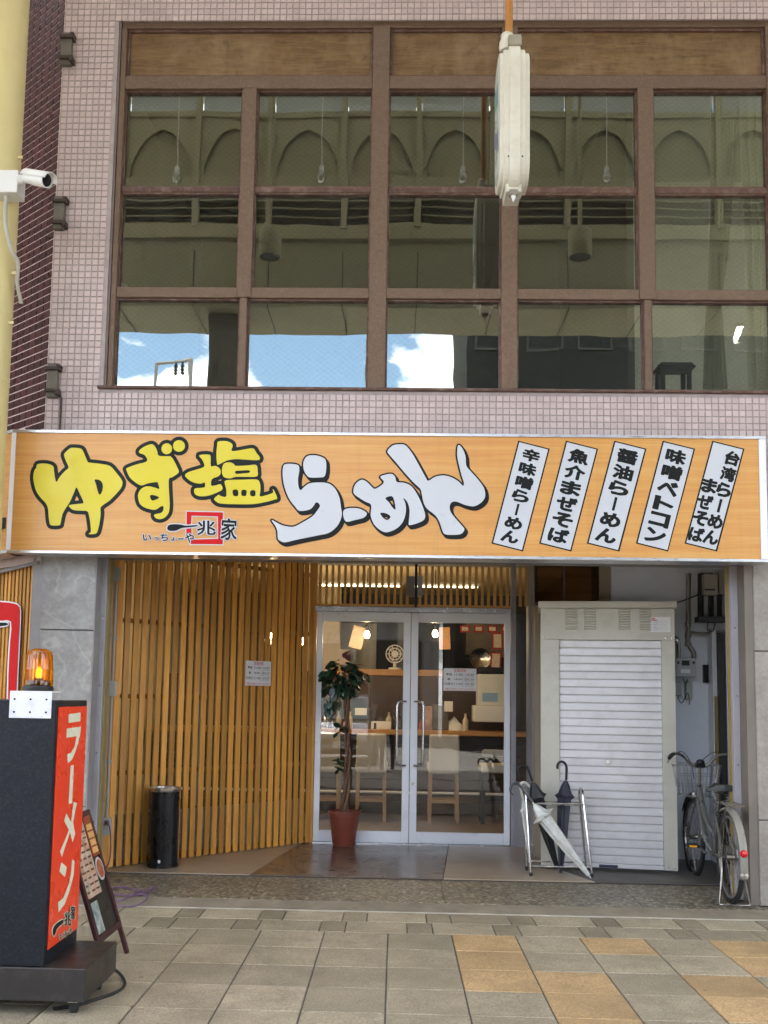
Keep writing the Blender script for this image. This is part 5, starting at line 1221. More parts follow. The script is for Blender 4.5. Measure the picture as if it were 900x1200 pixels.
def umbrella(label, hpx, wide, tip, Y, Yt, mh, mc, rad=.04, flare=1.0, ferr=M['chrome']):
    """hpx: crook from its end to the shaft; wide: (px,py) where the folded cloth begins; tip: lowest point"""
    n = len(hpx); h3 = [at(a, b, Y) for a, b in hpx]; w3 = at(wide[0], wide[1], Y); t3 = at(tip[0], tip[1], Yt)
    t = thing('umbrella', label, 'umbrella', t3, group='umbrellas in the rack')
    MB().tube(catmull(h3, 4, False), .0105, 8).build('handle', mh, t, smooth=True)
    ax = (t3-w3).normalized(); L = (t3-w3).length; MB().tube([h3[-1], w3, t3-ax*.05], [.006,.005,.005], 7).build('shaft', ferr, t); MB().tube([t3-ax*.055,t3], [.006,.004], 7).build('tip', ferr, t)
    a = ax.cross(Vector((0,1,0))).normalized(); b = ax.cross(a); mb = MB(); seg = 24
    prof = [(.0,.014),(.05,rad*.75),(.13,rad*1.0),(.16,rad*1.45*flare),(.19,rad*1.0),(.35,rad*.95),(.6,rad*.72),(.85,rad*.38),(.94,.012)]
    for k, (s, r) in enumerate(prof):
        for q in range(seg):
            an = 2*PI*q/seg; fl = 1+(.30*math.cos(an*5+k*.5) if s > .05 else 0); mb.v.append(tuple(w3+ax*(L*s)+a*(math.cos(an)*r*fl)+b*(math.sin(an)*r*fl*.8)))
    mb.f += [(k*seg+q,k*seg+(q+1) % seg,(k+1)*seg+(q+1) % seg,(k+1)*seg+q) for k in range(len(prof)-1) for q in range(seg)]
    mb.build('canopy', mc, t, smooth=True)
    return t
blk = mat('black nylon', (.012,.012,.014), .55, .3, 9); nvy = mat('navy nylon', (.022,.024,.04), .5, .3, 9)
def vinyl():
    t = NT('clear vinyl'); tr = t.n('ShaderNodeBsdfTransparent'); df = t.n('ShaderNodeBsdfPrincipled'); df.inputs['Base Color'].default_value = (.72,.71,.66,1); df.inputs['Roughness'].default_value = .22
    m = t.n('ShaderNodeMixShader'); f = t.ramp(t.noise(t.coord(scale=(1,1,1)), 14, 5), [(.3,.62),(.7,.98)]); t.l(f, m.inputs[0]); t.l(tr.outputs[0], m.inputs[1]); t.l(df.outputs[0], m.inputs[2]); t.l(m.outputs[0], t.out.inputs[0]); return t.m
umbrella('black umbrella with a crook handle leaning in the chrome rack', [(607.5,909),(606,903),(608.5,899),(614,897.5),(619,901),(624,916)], (624.5,917), (655,1024), 8.30, 8.38, M['blackp'], blk, .046)
umbrella('dark navy umbrella standing upright in the rack before the shutter', [(653.5,901),(653.5,896),(657.5,892.5),(662.5,895),(664,902),(663.5,914)], (663,915), (656.5,1030), 8.42, 8.34, M['blackp'], nvy, .046)
umbrella('clear vinyl umbrella with a dark crook handle lying slanted across the rack', [(602.5,932),(598.5,927),(599.5,920),(605,918.5),(610.5,922),(624,940)], (626,943), (694,1031), 8.24, 8.20, mat('grey handle', (.06,.06,.065), .3), vinyl(), .046, 1.25, M['white'])
umbrella('white handled umbrella half hidden behind the slanting clear one', [(620.5,922.5),(617,918),(612.5,917),(610,921),(611,928),(613,936)], (613.5,938), (622,1015), 8.36, 8.40, mat('white handle', (.62,.60,.53), .35), vinyl(), .022, 1.0, M['white'])
# ================================================================== bicycle
silver = mat('silver bicycle paint', (.25,.245,.235), .3, .06, 5, metal=.75); worn = mat('tarnished chrome', (.29,.27,.24), .32, .15, 12, metal=.9, dirt=(.16,.09,.05), dirt_amt=.5, dirt_s=30)
cream_p = mat('off white mudguard paint', (.25,.235,.20), .35, .06, 6)
bk = thing('bicycle', 'silver city bicycle with wire basket parked between cabinet and column', 'bicycle', (2.405,7.49,.028), rotz=-.045)
def B(mb, name, m, par=None, **k): return mb.build(name, m, par or bk, local=True, **k)
WR = .322; WB = 1.06
def wheel(y0):
    hub = part_empty('wheel', bk); hub.location = (0,y0,WR)
    n = 44; B(MB().tube([(0,(WR-.018)*math.cos(2*PI*i/n),(WR-.018)*math.sin(2*PI*i/n)) for i in range(n)], .0185, 9, closed=True), 'tyre', M['rubber'], hub, smooth=True)
    B(MB().tube([(0,(WR-.040)*math.cos(2*PI*i/n),(WR-.040)*math.sin(2*PI*i/n)) for i in range(n)], .0125, 7, closed=True), 'rim', worn, hub, smooth=True)
    mb = MB()
    for i in range(28):
        a = 2*PI*i/28; s = 1 if i % 2 else -1; b = a+s*.5*(1 if i % 4 < 2 else -1); mb.tube([(s*.028,.022*math.cos(b),.022*math.sin(b)),(0,(WR-.045)*math.cos(a),(WR-.045)*math.sin(a))], .0013, 4)
    B(mb, 'spokes', worn, hub); B(MB().lathe((-.05,0,0), [(.006,0),(.006,.015),(.024,.02),(.018,.028),(.018,.072),(.024,.08),(.006,.085),(.006,.1)], 14, (1,0,0)), 'hub', worn, hub, smooth=True)
wheel(0); wheel(WB)
hd0, hd1 = Vector((0,.885,.60)), Vector((0,.845,.76)); bb = Vector((0,.43,.285))
B(MB().tube([hd0,hd1], .021, 12), 'head_tube', silver, smooth=True)
B(MB().tube(catmull([hd0+Vector((0,-.01,.03)),(0,.72,.42),(0,.58,.325),bb], 5, False), .025, 12), 'down_tube', silver, smooth=True)
B(MB().tube(catmull([hd1+Vector((0,-.01,-.02)),(0,.68,.55),(0,.50,.45),(0,.36,.42)], 5, False), .019, 12), 'top_tube', silver, smooth=True)
B(MB().tube([bb,(0,.285,.66)], .017, 12), 'seat_tube', silver, smooth=True)
for s in (-1,1):
    B(MB().tube([bb+Vector((s*.03,-.02,0)),(s*.055,0,WR)], .0095, 8), 'chain_stay', silver, smooth=True); B(MB().tube([(s*.02,.30,.62),(s*.055,0,WR)], .0085, 8), 'seat_stay', silver, smooth=True)
    B(MB().tube(catmull([(s*.035,.905,.585),(s*.05,.95,.48),(s*.05,WB,WR)], 4, False), .0115, 8), 'fork_blade', silver, smooth=True)
B(MB().tube([(0,.285,.65),(0,.262,.745)], .0125, 10), 'seat_post', worn, smooth=True)
# saddle
mb = MB(); prof = []
def sad(u, v):
    L = -.14+.275*u; w = .118*(1-.80*max(0,(u-.30)/.70)**.8)*min(1,(u/.10)**.45 if u > 0 else 0); a = (v-.5)*PI*1.15; return (w*math.sin(a), .245+L, .765+.052*math.cos(a)*(.8+.2*u)+.022*(1-u)**2)
mb.grid(sad, 18, 14); B(mb, 'saddle', mat('dark grey vinyl', (.032,.034,.032), .5, .1, 8), smooth=True)
mb = MB()
for s in (-1,1):
    mb.tube([(s*.03,.20,.755),(s*.025,.30,.75),(s*.01,.36,.765)], .0045, 6)
    mb.tube([(s*.045+.018*math.cos(i*1.2)*1,.16+.012*math.sin(i*1.2),.70+.055*i/16) for i in range(17)], .0035, 5)
B(mb, 'saddle_springs', worn)
# mudguards
def guard(y0, a0, a1, r, w, m, name, n=20):
    mb = MB(); sec = [(-w,-.018),(-w*.8,-.004),(0,.004),(w*.8,-.004),(w,-.018)]
    for i in range(n+1):
        a = math.radians(a0+(a1-a0)*i/n)
        for x, d in sec: mb.v.append((x, y0+(r+d)*math.cos(a), WR+(r+d)*math.sin(a)))
    mb.f += [(i*5+j,i*5+j+1,(i+1)*5+j+1,(i+1)*5+j) for i in range(n) for j in range(4)]
    return B(mb, name, m, smooth=True, solid=.0015)
guard(0, 55, 197, .352, .030, cream_p, 'rear_mudguard'); guard(WB, 30, 175, .350, .028, silver, 'front_mudguard')
a = math.radians(186); B(MB().lathe((0,.356*math.cos(math.radians(168)),WR+.356*math.sin(math.radians(168))), [(.0,-.024),(.020,-.014),(.026,0),(.026,.012)], 16, (0,1,0)), 'rear_reflector', mat('red reflector', (.62,.006,.01), .15, .1), smooth=True)
B(MB().lathe((0,.352*math.cos(math.radians(190)),WR+.352*math.sin(math.radians(190))-.01), [(.0,-.006),(.028,0),(.028,.01)], 12, (0,1,-.2)), 'mudguard_cap', worn, smooth=True)
# carrier
mb = MB(); zc_ = .70
for x in (-.055,.055): mb.tube(catmull([(x*.5,.27,zc_-.02),(x,.20,zc_),(x,-.16,zc_),(x*.7,-.205,zc_),(0,-.215,zc_)], 4, False), .005, 6)
for x in (-.02,.02): mb.tube([(x,.22,zc_),(x,-.20,zc_)], .0035, 5)
for y in (.15,.02,-.10): mb.tube([(-.055,y,zc_),(.055,y,zc_)], .004, 5)
for s in (-1,1): mb.tube([(s*.055,-.12,zc_),(s*.062,0,WR)], .0045, 6)
B(mb, 'carrier', worn)
# stand
mb = MB()
for s in (-1,1): mb.tube(catmull([(s*.062,0,WR),(s*.075,-.05,.22),(s*.10,-.085,.05),(s*.105,-.09,.012)], 3, False), .0062, 7)
mb.tube(catmull([(-.105,-.09,.012),(-.09,-.10,.008),(0,-.105,.008),(.09,-.10,.008),(.105,-.09,.012)], 3, False), .0062, 7); B(mb, 'stand', worn, smooth=True)
# crank, pedals, chain case
B(MB().lathe((.028,bb.y,bb.z), [(.0,0),(.085,0),(.085,.004),(.0,.004)], 26, (1,0,0)), 'chainring', worn)
B(MB().prism([(.034,bb.y+.1,bb.z+.03),(.034,bb.y+.08,bb.z+.085),(.034,.15,WR+.05),(.034,-.04,WR+.06),(.034,-.06,WR),(.034,.15,WR-.02),(.034,bb.y+.05,bb.z+.02)], (.01,0,0)), 'chain_case', silver, bevel=.003)
for s, dz, dy in ((-1,.03,.16),(1,-.03,-.16)):
    B(MB().bar((s*.06,bb.y,bb.z),(s*.075,bb.y+dy*.95,bb.z+dz), .016,.012), 'crank', worn); pc = Vector((s*.125,bb.y+dy,bb.z+dz))
    pd_ = B(MB().box(pc.x-.045,pc.x+.045,pc.y-.035,pc.y+.035,pc.z-.012,pc.z+.012), 'pedal', M['blackp'], bevel=.003); B(MB().box(pc.x-.03,pc.x+.03,pc.y-.038,pc.y-.0355,pc.z-.007,pc.z+.007), 'pedal_reflector', mat('amber reflector', (.8,.38,.02), .2) if s < 0 else bpy.data.materials['amber reflector'], pd_)
# handlebar, stem, levers, basket
B(MB().tube([hd1,(0,.825,.90)], .0125, 10), 'stem', worn, smooth=True)
for s in (-1,1):
    q = catmull([(0,.825,.905),(s*.06,.83,.915),(s*.13,.82,.985),(s*.20,.76,1.01),(s*.255,.68,1.0),(s*.285,.60,.985)], 5, False); B(MB().tube(q[:-6], .0112, 9), 'handlebar', worn, smooth=True)
    B(MB().tube(q[-8:]+[Vector((s*.29,.585,.982))], [.0145]*9, 10), 'grip', M['blackp'], smooth=True)
    B(MB().tube(catmull([(s*.235,.72,.985),(s*.27,.68,.965),(s*.30,.60,.945)], 4, False), .006, 6), 'brake_lever', worn, smooth=True)
    B(MB().tube(catmull([(s*.225,.74,.99),(s*.13,.86,1.02),(s*.04,.95,.93),(s*.02,.93,.80)], 6, False), .0032, 5), 'brake_cable', M['rubber'], smooth=True)
B(MB().lathe((0,.80,.925), [(.03,0),(.034,.012),(.030,.03),(.012,.04),(0,.041)], 14).box(-.035,.035,.79,.84,.90,.93), 'bell', M['blackp'], smooth=True)
B(MB().lathe((0,1.0,.66), [(.0,-.03),(.03,-.02),(.036,.03),(.03,.04),(.0,.045)], 14, (0,1,0)), 'headlamp', worn, smooth=True)
B(MB().box(-.012,.012,.86,.872,.70,.73), 'head_reflector', bpy.data.materials['amber reflector'])
mb = MB()
bx = lambda f: (.145+.045*f, .92-.02*f, 1.12+.07*f, .66+.25*f)      # half width, back y, front y, z at height f
for f in (0,.33,.66,1.0):
    w_, y0, y1, z = bx(f); mb.tube([(-w_,y0,z),(w_,y0,z),(w_,y1-.03,z),(w_-.04,y1,z),(-w_+.04,y1,z),(-w_,y1-.03,z)], .005 if f in (0,1.0) else .003, 5, closed=True)
for i in range(12):
    g = -1+2*i/11; a0, a1 = bx(0), bx(1)
    for yy in (1,2): mb.tube([(g*a0[0],a0[yy],a0[3]),(g*a1[0],a1[yy],a1[3])], .0026, 4)
    mb.tube([(g*a0[0],a0[1],a0[3]),(g*a0[0],a0[2],a0[3])], .0026, 4)
for i in range(8):
    t_ = i/7; a0, a1 = bx(0), bx(1)
    for s in (-1,1): mb.tube([(s*a0[0],a0[1]+(a0[2]-a0[1])*t_,a0[3]),(s*a1[0],a1[1]+(a1[2]-a1[1])*t_,a1[3])], .0026, 4)
B(mb, 'basket', mat('galvanised wire', (.5,.5,.5), .35, .08, 9, metal=.8))

# ================================================================== gas meter, heater and pipes in the recess
YW = 9.25
gm = thing('gas_meter', 'grey gas meter with pipes on the white recess wall', 'meter', at(803,780,9.12))
def wb(x0, y0, x1, y1, Ya, Yb_): 
    a, b = at(x0,y0,Ya), at(x1,y1,Ya); return MB().box(a.x,b.x,Ya,Yb_,b.z,a.z)
mg = mat('meter grey', (.36,.37,.37), .45, .06, 5)
wb(792,771,816,793,9.06,9.22).build('body', mg, gm, bevel=.008); wb(799,774,808,780,9.056,9.0595).build('dial', M['dark'], gm); wb(798,784,809,789,9.056,9.0595).build('label', M['paper'], gm)
for x in (795,813): wb(x-1.2,775,x+1.2,778,9.055,9.0595).build('port', M['blackp'], gm)
steelp = mat('grey lined pipe', (.27,.25,.21), .5, .1, 6, metal=.3)
pp = [(807,672),(806.5,700),(806.5,728),(806,752),(809,759),(813,765),(813,772)]
MB().tube([at(a,b,9.16) for a, b in pp], .021, 10).build('riser_pipe', steelp, gm, smooth=True)
for y in (732,745,755): MB().tube([at(806.3,y-2,9.16),at(806.3,y+2,9.16)], .028, 10).build('coupling', steelp, gm)
MB().tube(catmull([at(808,741,9.16),at(825,743,9.16),at(840,741,9.14),at(860,738,9.1)], 4, False), .014, 8).build('branch_pipe', steelp, gm, smooth=True)
MB().tube(catmull([at(788,749,9.16),at(793,749,9.16),at(795,756,9.16),at(795,772,9.16)], 3, False), .02, 9).build('outlet_pipe', M['chrome'], gm, smooth=True)
tx_ = thing('meter_transmitter', 'pair of small grey transmitter boxes hanging below the gas meter', 'box', at(803,815,9.2))
wb(791,799,799,815,9.17,9.245).build('box', mg, tx_, bevel=.01); wb(804,799,812,820,9.17,9.245).build('box', mat('pale green grey box', (.40,.43,.38), .4), tx_, bevel=.012)
MB().tube(catmull([at(800,794,9.14),at(803,800,9.14),at(806,796,9.14)], 4, False), .004, 5).build('wire', M['blackp'], tx_); MB().tube(catmull([at(794,816,9.16),at(799,824,9.16),at(806,812,9.16),at(808,826,9.16)], 4, False), .004, 5).build('wire', M['blackp'], tx_)
ht = thing('water_heater', 'beige wall water heater with lagged black pipes in the recess', 'heater', at(838,700,9.1))
hb = mat('heater beige', (.40,.36,.29), .5, .05, 4)
wb(825,672,842,697,9.02,9.2).build('casing', hb, ht, bevel=.008); wb(842.5,668,856,696,9.06,9.2).build('casing', hb, ht, bevel=.008); wb(826,690,838,692,9.016,9.0195).build('vent', M['dark'], ht)
for a, w in ((821,.026),(833,.024),(843,.022)): MB().tube([at(a,672,9.12),at(a,726,9.12)], w, 10).build('lagged_pipe', M['rubber'], ht, smooth=True)
wb(819,722,852,729,9.05,9.2).build('pipe_tray', mat('dark grey tray', (.08,.08,.085), .5), ht, bevel=.006)
MB().tube(catmull([at(830,729,9.1),at(829,737,9.1),at(835,740,9.1),at(838,730,9.1)], 4, False), .005, 6).build('wire', M['blackp'], ht); MB().tube([at(851,684,9.08),at(852,700,9.08),at(854,722,9.08)], .012, 8).build('hose', M['chrome'], ht)
mb = MB(); mb.tube(catmull([at(786,708,9.0),at(800,704,9.1),at(821,696,9.1)], 4, False), .006, 6); tag(mb.build('slack_cable', M['rubber'], None, smooth=True), 'black cable running from cabinet top to the water heater', 'cable')
mb = MB(); mb.box(2.79,2.812,9.0,9.03,FZ,1.50); tag(mb.build('leaning_plank', mat('dull ochre strip', (.25,.16,.05), .6), None), 'yellowish strip of wood standing at the back of the recess', 'plank')

# ================================================================== yellow arcade pole with security camera
yel = mat('yellow cream pole paint', (.66,.56,.27), .4, .05, 2, dirt=(.45,.36,.2), dirt_amt=.25, dirt_s=3)
PX, PY, PR = -2.905, 6.88, .150
pole = thing('arcade_pole', 'thick pale yellow steel pole carrying the security camera', 'pole', (PX,PY,0))
MB().lathe((PX,PY,0), [(PR,-.005),(PR,3.6),(PR+.003,3.602),(PR+.003,3.64),(PR,3.642),(PR,9.95)], 36).build('shaft', yel, pole, smooth=True)
MB().lathe((PX,PY,0), [(PR+.10,-.003),(PR+.10,.02),(PR+.02,.03)], 24).build('base_plate', yel, pole)
for y in (187,322,380): 
    p = at(15,y,PY); MB().bar((PX+PR-.01,PY-.03,p.z),(PX+PR+.03,PY-.03,p.z),.012,.02).build('cleat', yel, pole)
cc = Vector((at(12,214,6.68).x,6.66,at(10,214,6.66).z)); wcam = mat('white camera shell', (.72,.72,.70), .35, .03, 4)
cam_t = thing('security_camera', 'white bullet security camera on a junction box', 'camera', cc)
MB().box(cc.x-.10,cc.x+.055,cc.y-.02,cc.y+.10,cc.z-.065,cc.z+.065).build('junction_box', wcam, cam_t, bevel=.005)
MB().lathe(cc+Vector((.055,.0,.015)), [(.03,0),(.028,.02),(.02,.03),(.018,.05),(.0,.052)], 16, (1,-.1,0)).build('mount', wcam, cam_t, smooth=True)
d = Vector((.80,-.42,-.33)).normalized(); b0 = cc+Vector((.10,-.01,.028))
MB().lathe(b0, [(.0,-.012),(.024,-.008),(.034,.01),(.036,.06),(.040,.075),(.041,.175),(.036,.178),(.034,.165),(.0,.164)], 28, d).build('barrel', wcam, cam_t, smooth=True)
MB().lathe(b0, [(.0,.166),(.034,.167)], 28, d, cap=False).build('lens_glass', mat('black lens', (.006,.006,.007), .08, .1), cam_t)
mb = MB(); sdv = d.cross(Vector((0,0,1))).normalized(); upv = sdv.cross(d)
mb.grid(lambda u, v: b0+d*(.0+.205*v)+sdv*(.0455*math.cos(PI*u))+upv*(.0455*math.sin(PI*u)), 14, 2); mb.build('sun_hood', wcam, cam_t, smooth=True, solid=.003)
MB().tube(catmull([cc+Vector((-.02,.02,-.065)),cc+Vector((-.02,.03,-.22)),cc+Vector((.01,.06,-.36)),cc+Vector((.035,.10,-.42)),cc+Vector((.02,.14,-.52)),cc+Vector((.03,.19,-.62))], 5, False), .011, 8).build('cable', mat('grey cable sheath', (.40,.38,.32), .5), cam_t, smooth=True)
cam_t.scale = (1.25,1.25,1.25)

# ================================================================== hanging edge-on sign
HX, HY = .729, 6.50; hz0, hz1 = 4.83, 5.755
hg = thing('hanging_sign', 'cream rounded signboard hanging edge-on from an orange pole', 'sign', (HX,HY,hz1))
hcr = mat('aged cream enamel', (.68,.655,.56), .42, .07, 3, dirt=(.34,.27,.2), dirt_amt=.4, dirt_s=6)
def stad(hw, z0, z1, r, n=7):
    out = []
    for (cy, cz, a0) in ((HY+hw-r,z1-r,0),(HY-hw+r,z1-r,90),(HY-hw+r,z0+r,180),(HY+hw-r,z0+r,270)):
        for i in range(n+1):
            a = math.radians(a0+90*i/n); out.append((cy+r*math.cos(a), cz+r*math.sin(a)))
    return out
def slab_x(x0, x1, hw, z0, z1, r, name, m, bev=.006): return MB().prism([(x0,y,z) for y, z in stad(hw,z0,z1,r)], (x1-x0,0,0)).build(name, m, hg, bevel=bev)
slab_x(HX-.098,HX+.098,.165,hz0,hz1,.13,'box_body',hcr)
slab_x(HX-.070,HX+.070,.183,hz0-.018,hz1+.018,.14,'edge_band',hcr); slab_x(HX-.036,HX+.036,.200,hz0-.035,hz1+.035,.145,'edge_band',hcr)
slab_x(HX-.104,HX-.0985,.125,hz0+.05,hz1-.05,.10,'sign_face',mat('pale printed face', (.55,.60,.55), .3, .1, 4),.002)
MB().prism([(HX-.106,HY-.10,hz0+.55),(HX-.106,HY+.12,hz0+.62),(HX-.106,HY+.12,hz0+.74),(HX-.106,HY-.12,hz0+.70)], (.0015,0,0)).build('face_print', mat('teal print', (.22,.36,.33), .4), hg)
MB().prism([(HX-.106,HY-.13,hz0+.22),(HX-.106,HY+.13,hz0+.36),(HX-.106,HY+.12,hz0+.46),(HX-.106,HY-.12,hz0+.34)], (.0015,0,0)).build('face_print', mat('indigo print', (.20,.19,.28), .4), hg)
MB().box(HX-.035,HX+.055,HY-.09,HY+.05,hz1+.05,hz1+.13).build('clamp', mat('weathered cast bracket', (.32,.29,.22), .6, .2, 12, bump=.3), hg, bevel=.012)
MB().box(HX-.03,HX+.035,HY-.05,HY+.05,hz1+.02,hz1+.05).build('clamp_neck', hcr, hg, bevel=.004)
MB().lathe((HX-.035,HY,hz1+.06), [(.05,0),(.055,.03),(.05,.07),(.038,.10),(.045,.115),(.03,.13)], 18).build('collar', hcr, hg, smooth=True)
MB().tube([(HX-.022,HY,hz1+.17),(HX-.022,HY,9.97)], .026, 14).build('hanger_pole', mat('rusty orange paint', (.50,.21,.035), .5, .2, 5, dirt=(.22,.10,.04), dirt_amt=.6, dirt_s=10), hg, smooth=True)
MB().prism([(HX-.052,HY-.10,hz0+.03),(HX+.052,HY-.10,hz0+.03),(HX+.052,HY-.10,hz0-.06),(HX-.052,HY-.10,hz0-.06)], (0,.2,0)).build('bottom_bracket', hcr, hg, bevel=.006)
MB().box(HX-.03,HX+.03,HY-.115,HY-.06,hz0-.085,hz0-.045).build('bottom_clip', mat('grey brown clip', (.25,.22,.18), .6), hg, bevel=.01)
MB().lathe((HX,HY-.09,hz0-.062), [(.02,0),(.017,-.03),(.0,-.065)], 12).build('finial', M['white'], hg, smooth=True)
for s in (-1,1): MB().lathe((HX+s*.045,HY-.200,hz0+.13), [(.006,0),(.005,-.004),(0,-.005)], 8, (0,1,0)).build('screw', M['dark'], hg)

# ================================================================== rusted wall brackets
rust = mat('rusted steel', (.055,.035,.028), .7, .3, 14, bump=.4); og_ = mat('grey olive steel', (.135,.12,.095), .65, .2, 9, bump=.2)
for px, py, lab in ((79,58,'topmost rusted steel bracket bolted to the pink tile edge'),(70.5,250,'middle rusted steel bracket on the pink tile edge beside the camera'),(62.5,446,'lowest rusted steel bracket on the pink tile edge above the sign')):
    p = at(px, py, YF-.03); t = thing('wall_bracket', lab, 'bracket', (p.x,YF,p.z), group='brackets on the tile edge'); x = p.x
    MB().box(x-.045,x+.035,YF-.05,YF-.0005,p.z-.13,p.z+.13).build('plate', og_, t, bevel=.003)
    for s in (-1,1):
        MB().box(x-.05,x+.055,YF-.075,YF-.001,p.z+s*.085-.012,p.z+s*.085+.012).build('flange', rust, t, bevel=.002); MB().box(x+.03,x+.058,YF-.08,YF-.001,p.z+s*.085-(.035 if s < 0 else -.012)+.0,p.z+s*.085+(.03 if s > 0 else -.012)).build('lug', rust, t, bevel=.003)
p0_ = at(72,466,YF-.02); mb = MB(); mb.tube([p0_, Vector((p0_.x,p0_.y,3.36))], .008, 6); tag(mb.build('drain_rod', rust, None), 'thin rusty rod below the lowest wall bracket', 'rod')

# ================================================================== slatted corner wall with the red house mark, far left
o0 = Vector((-2.66,YF+.06,0)); cl = thing('corner_lattice', 'slatted wooden wall turning the corner at the far left', 'screen', (o0.x,o0.y,.03))
sl0 = None
for k in range(22):
    q = o0+Vector((cdx,cdy,0))*(.05+.058*k)
    if sl0 is None: sl0 = MB().box(-.017,.017,-.012,.012,0,2.60).build('slat', M['slat'], cl, local=True, bevel=.002, seg=1); o = sl0
    else: o = inst(sl0, cl)
    o.location = Vector((q.x,q.y,.03))-cl.location; o.rotation_euler = (0,0,-CH+random.uniform(-.04,.04))
q1 = o0-nrm*.03; q2 = q1+Vector((cdx,cdy,0))*1.6
MB().prism([(q1.x,q1.y,.03),(q2.x,q2.y,.03),(q2.x,q2.y,2.64),(q1.x,q1.y,2.64)], -nrm*.02).build('backing', mat('dark brown backing', (.10,.05,.018), .7), cl)
MB().box(-2.71,-2.632,YF+.02,YF+.12,.03,2.64).build('corner_trim', M['steel'], cl)
def chp(d): 
    pl = o0+nrm*(.03+d)
    def f(x, y):
        r_ = _ray(x, y); t = (pl-Vector((CAM.x,CAM.y,0))).dot(nrm)/r_.dot(nrm); return CAM+r_*t
    return f
mark = sm([(-46,707),(0,705.5),(17,707.5),(21,710),(23.2,716),(22,750),(20,790),(18,850),(17,905),(12,911),(-46,907)],2); mi = sm([(-34,728),(0,727.5),(12.8,728.5),(12,750),(9.8,790),(9.2,850),(8.6,890),(-34,888)],2)
wm_ = thing('wall_sign', 'large red square house mark with white edge on the corner slats', 'sign', chp(0)(10,800))
decal('white_edge', grow([mark],1.6)+grow([mi],-1.6), chp(0), M['paper'], wm_); decal('red_square', [mark, mi], chp(.004), M['red'], wm_)
bs_ = sm([(-30,728),(0,729.5),(8,730),(8.5,732.5),(0,734),(-30,738)],2); decal('brush_halo', grow([bs_],1.5), chp(.008), M['paper'], wm_); decal('brush_stroke', [bs_], chp(.011), M['black'], wm_)
mb = MB(); pc_ = chp(.02); mb.tube([pc_(-20,675),pc_(45,659)], .015, 7); tag(mb.build('corner_conduit', M['steel'], None), 'grey conduit sloping under the sign at the far left', 'conduit')

# ================================================================== curtains and a small table in the upper room
def curm():
    t = NT('pale grey green curtain'); d = t.n('ShaderNodeBsdfDiffuse'); d.inputs[0].default_value = (.82,.82,.72,1); l = t.n('ShaderNodeBsdfTranslucent'); l.inputs[0].default_value = (.8,.8,.7,1)
    m = t.n('ShaderNodeMixShader'); t.l(t.ramp(t.noise(t.coord(), 3, 3), [(.3,.4),(.7,.55)]), m.inputs[0]); t.l(d.outputs[0], m.inputs[1]); t.l(l.outputs[0], m.inputs[2]); t.l(m.outputs[0], t.out.inputs[0]); return t.m
cur = curm()
def curtain(label, xt0, xt1, xb0, xb1, yt, yw, yb, wf, Y):
    zt, zw, zb_ = at(850,yt,Y).z, at(850,yw,Y).z, at(850,yb,Y).z; X = lambda p: at(p,300,Y).x
    def fn(u, v):
        z = zb_+(zt-zb_)*v; tw = (zw-zb_)/(zt-zb_); k = abs(v-tw)/(1-tw if v > tw else max(tw,.01)); k = k**.7; wd0 = (X(xt0)*(v > tw)+X(xb0)*(v <= tw)); wd1 = (X(xt1)*(v > tw)+X(xb1)*(v <= tw))
        xc = (X(wf[0])+X(wf[1]))/2; hw = (X(wf[1])-X(wf[0]))/2; a = (xc-hw)*(1-k)+wd0*k; b = (xc+hw)*(1-k)+wd1*k
        return (a+(b-a)*u, Y+.035*math.sin(u*2*PI*7+v*1.3)+.012*math.sin(u*31+v*3), z)
    return tag(MB().grid(fn, 84, 26).build('curtain', cur, None, smooth=True), label, 'curtain', 'curtains in the upper window')
curtain('pale curtain tied in at the waist inside the rightmost upper window', 838,872,822,848, 100,352,456, (829,842), 7.57)
curtain('pale straight curtain at the right edge of the rightmost upper window', 872,935,874,935, 100,300,456, (874,935), 7.57)
c0 = at(792,455,7.66); tb_ = thing('small_table', 'small dark wooden stand on the window sill of the lowest right pane', 'table', (c0.x,7.72,3.45))
zt_ = at(792,431,7.7).z; dkw = mat('dark brown lacquer', (.014,.006,.005), .4, .2, 6)
MB().prism([(c0.x-.15,7.62,zt_-.012),(c0.x+.15,7.62,zt_-.012),(c0.x+.115,7.62,zt_+.02),(c0.x-.115,7.62,zt_+.02)], (0,.22,0)).build('top', dkw, tb_, bevel=.004)
for sx in (-.10,.10):
    for yy in (7.64,7.80): MB().box(c0.x+sx-.016,c0.x+sx+.016,yy,yy+.03,3.45,zt_-.0125).build('leg', dkw, tb_)
MB().box(c0.x-.09,c0.x+.09,7.645,7.665,zt_-.06,zt_-.0125).build('apron', dkw, tb_)

c1 = at(868,384,8.5); tl_u = thing('upstairs_tube_lamp', 'short lit tube lamp glowing behind the rightmost upper window', 'lamp', c1)
MB().tube([c1,c1+Vector((.07,.35,0))], .016, 8).build('tube', emis('upstairs tube', (1,.97,.88), 1.2), tl_u); MB().bar(c1+Vector((0,0,.03)),c1+Vector((.07,.35,.03)),.05,.03).build('housing', M['white'], tl_u)
_l = bpy.data.lights.new('tube_light', 'POINT'); _l.energy = 3.5; _l.color = (1,.97,.86); _l.shadow_soft_size = .012; _lo = bpy.data.objects.new('tube_light', _l); COL.objects.link(_lo); _lo.parent = tl_u; _lo.location = (.03,.15,-.08)
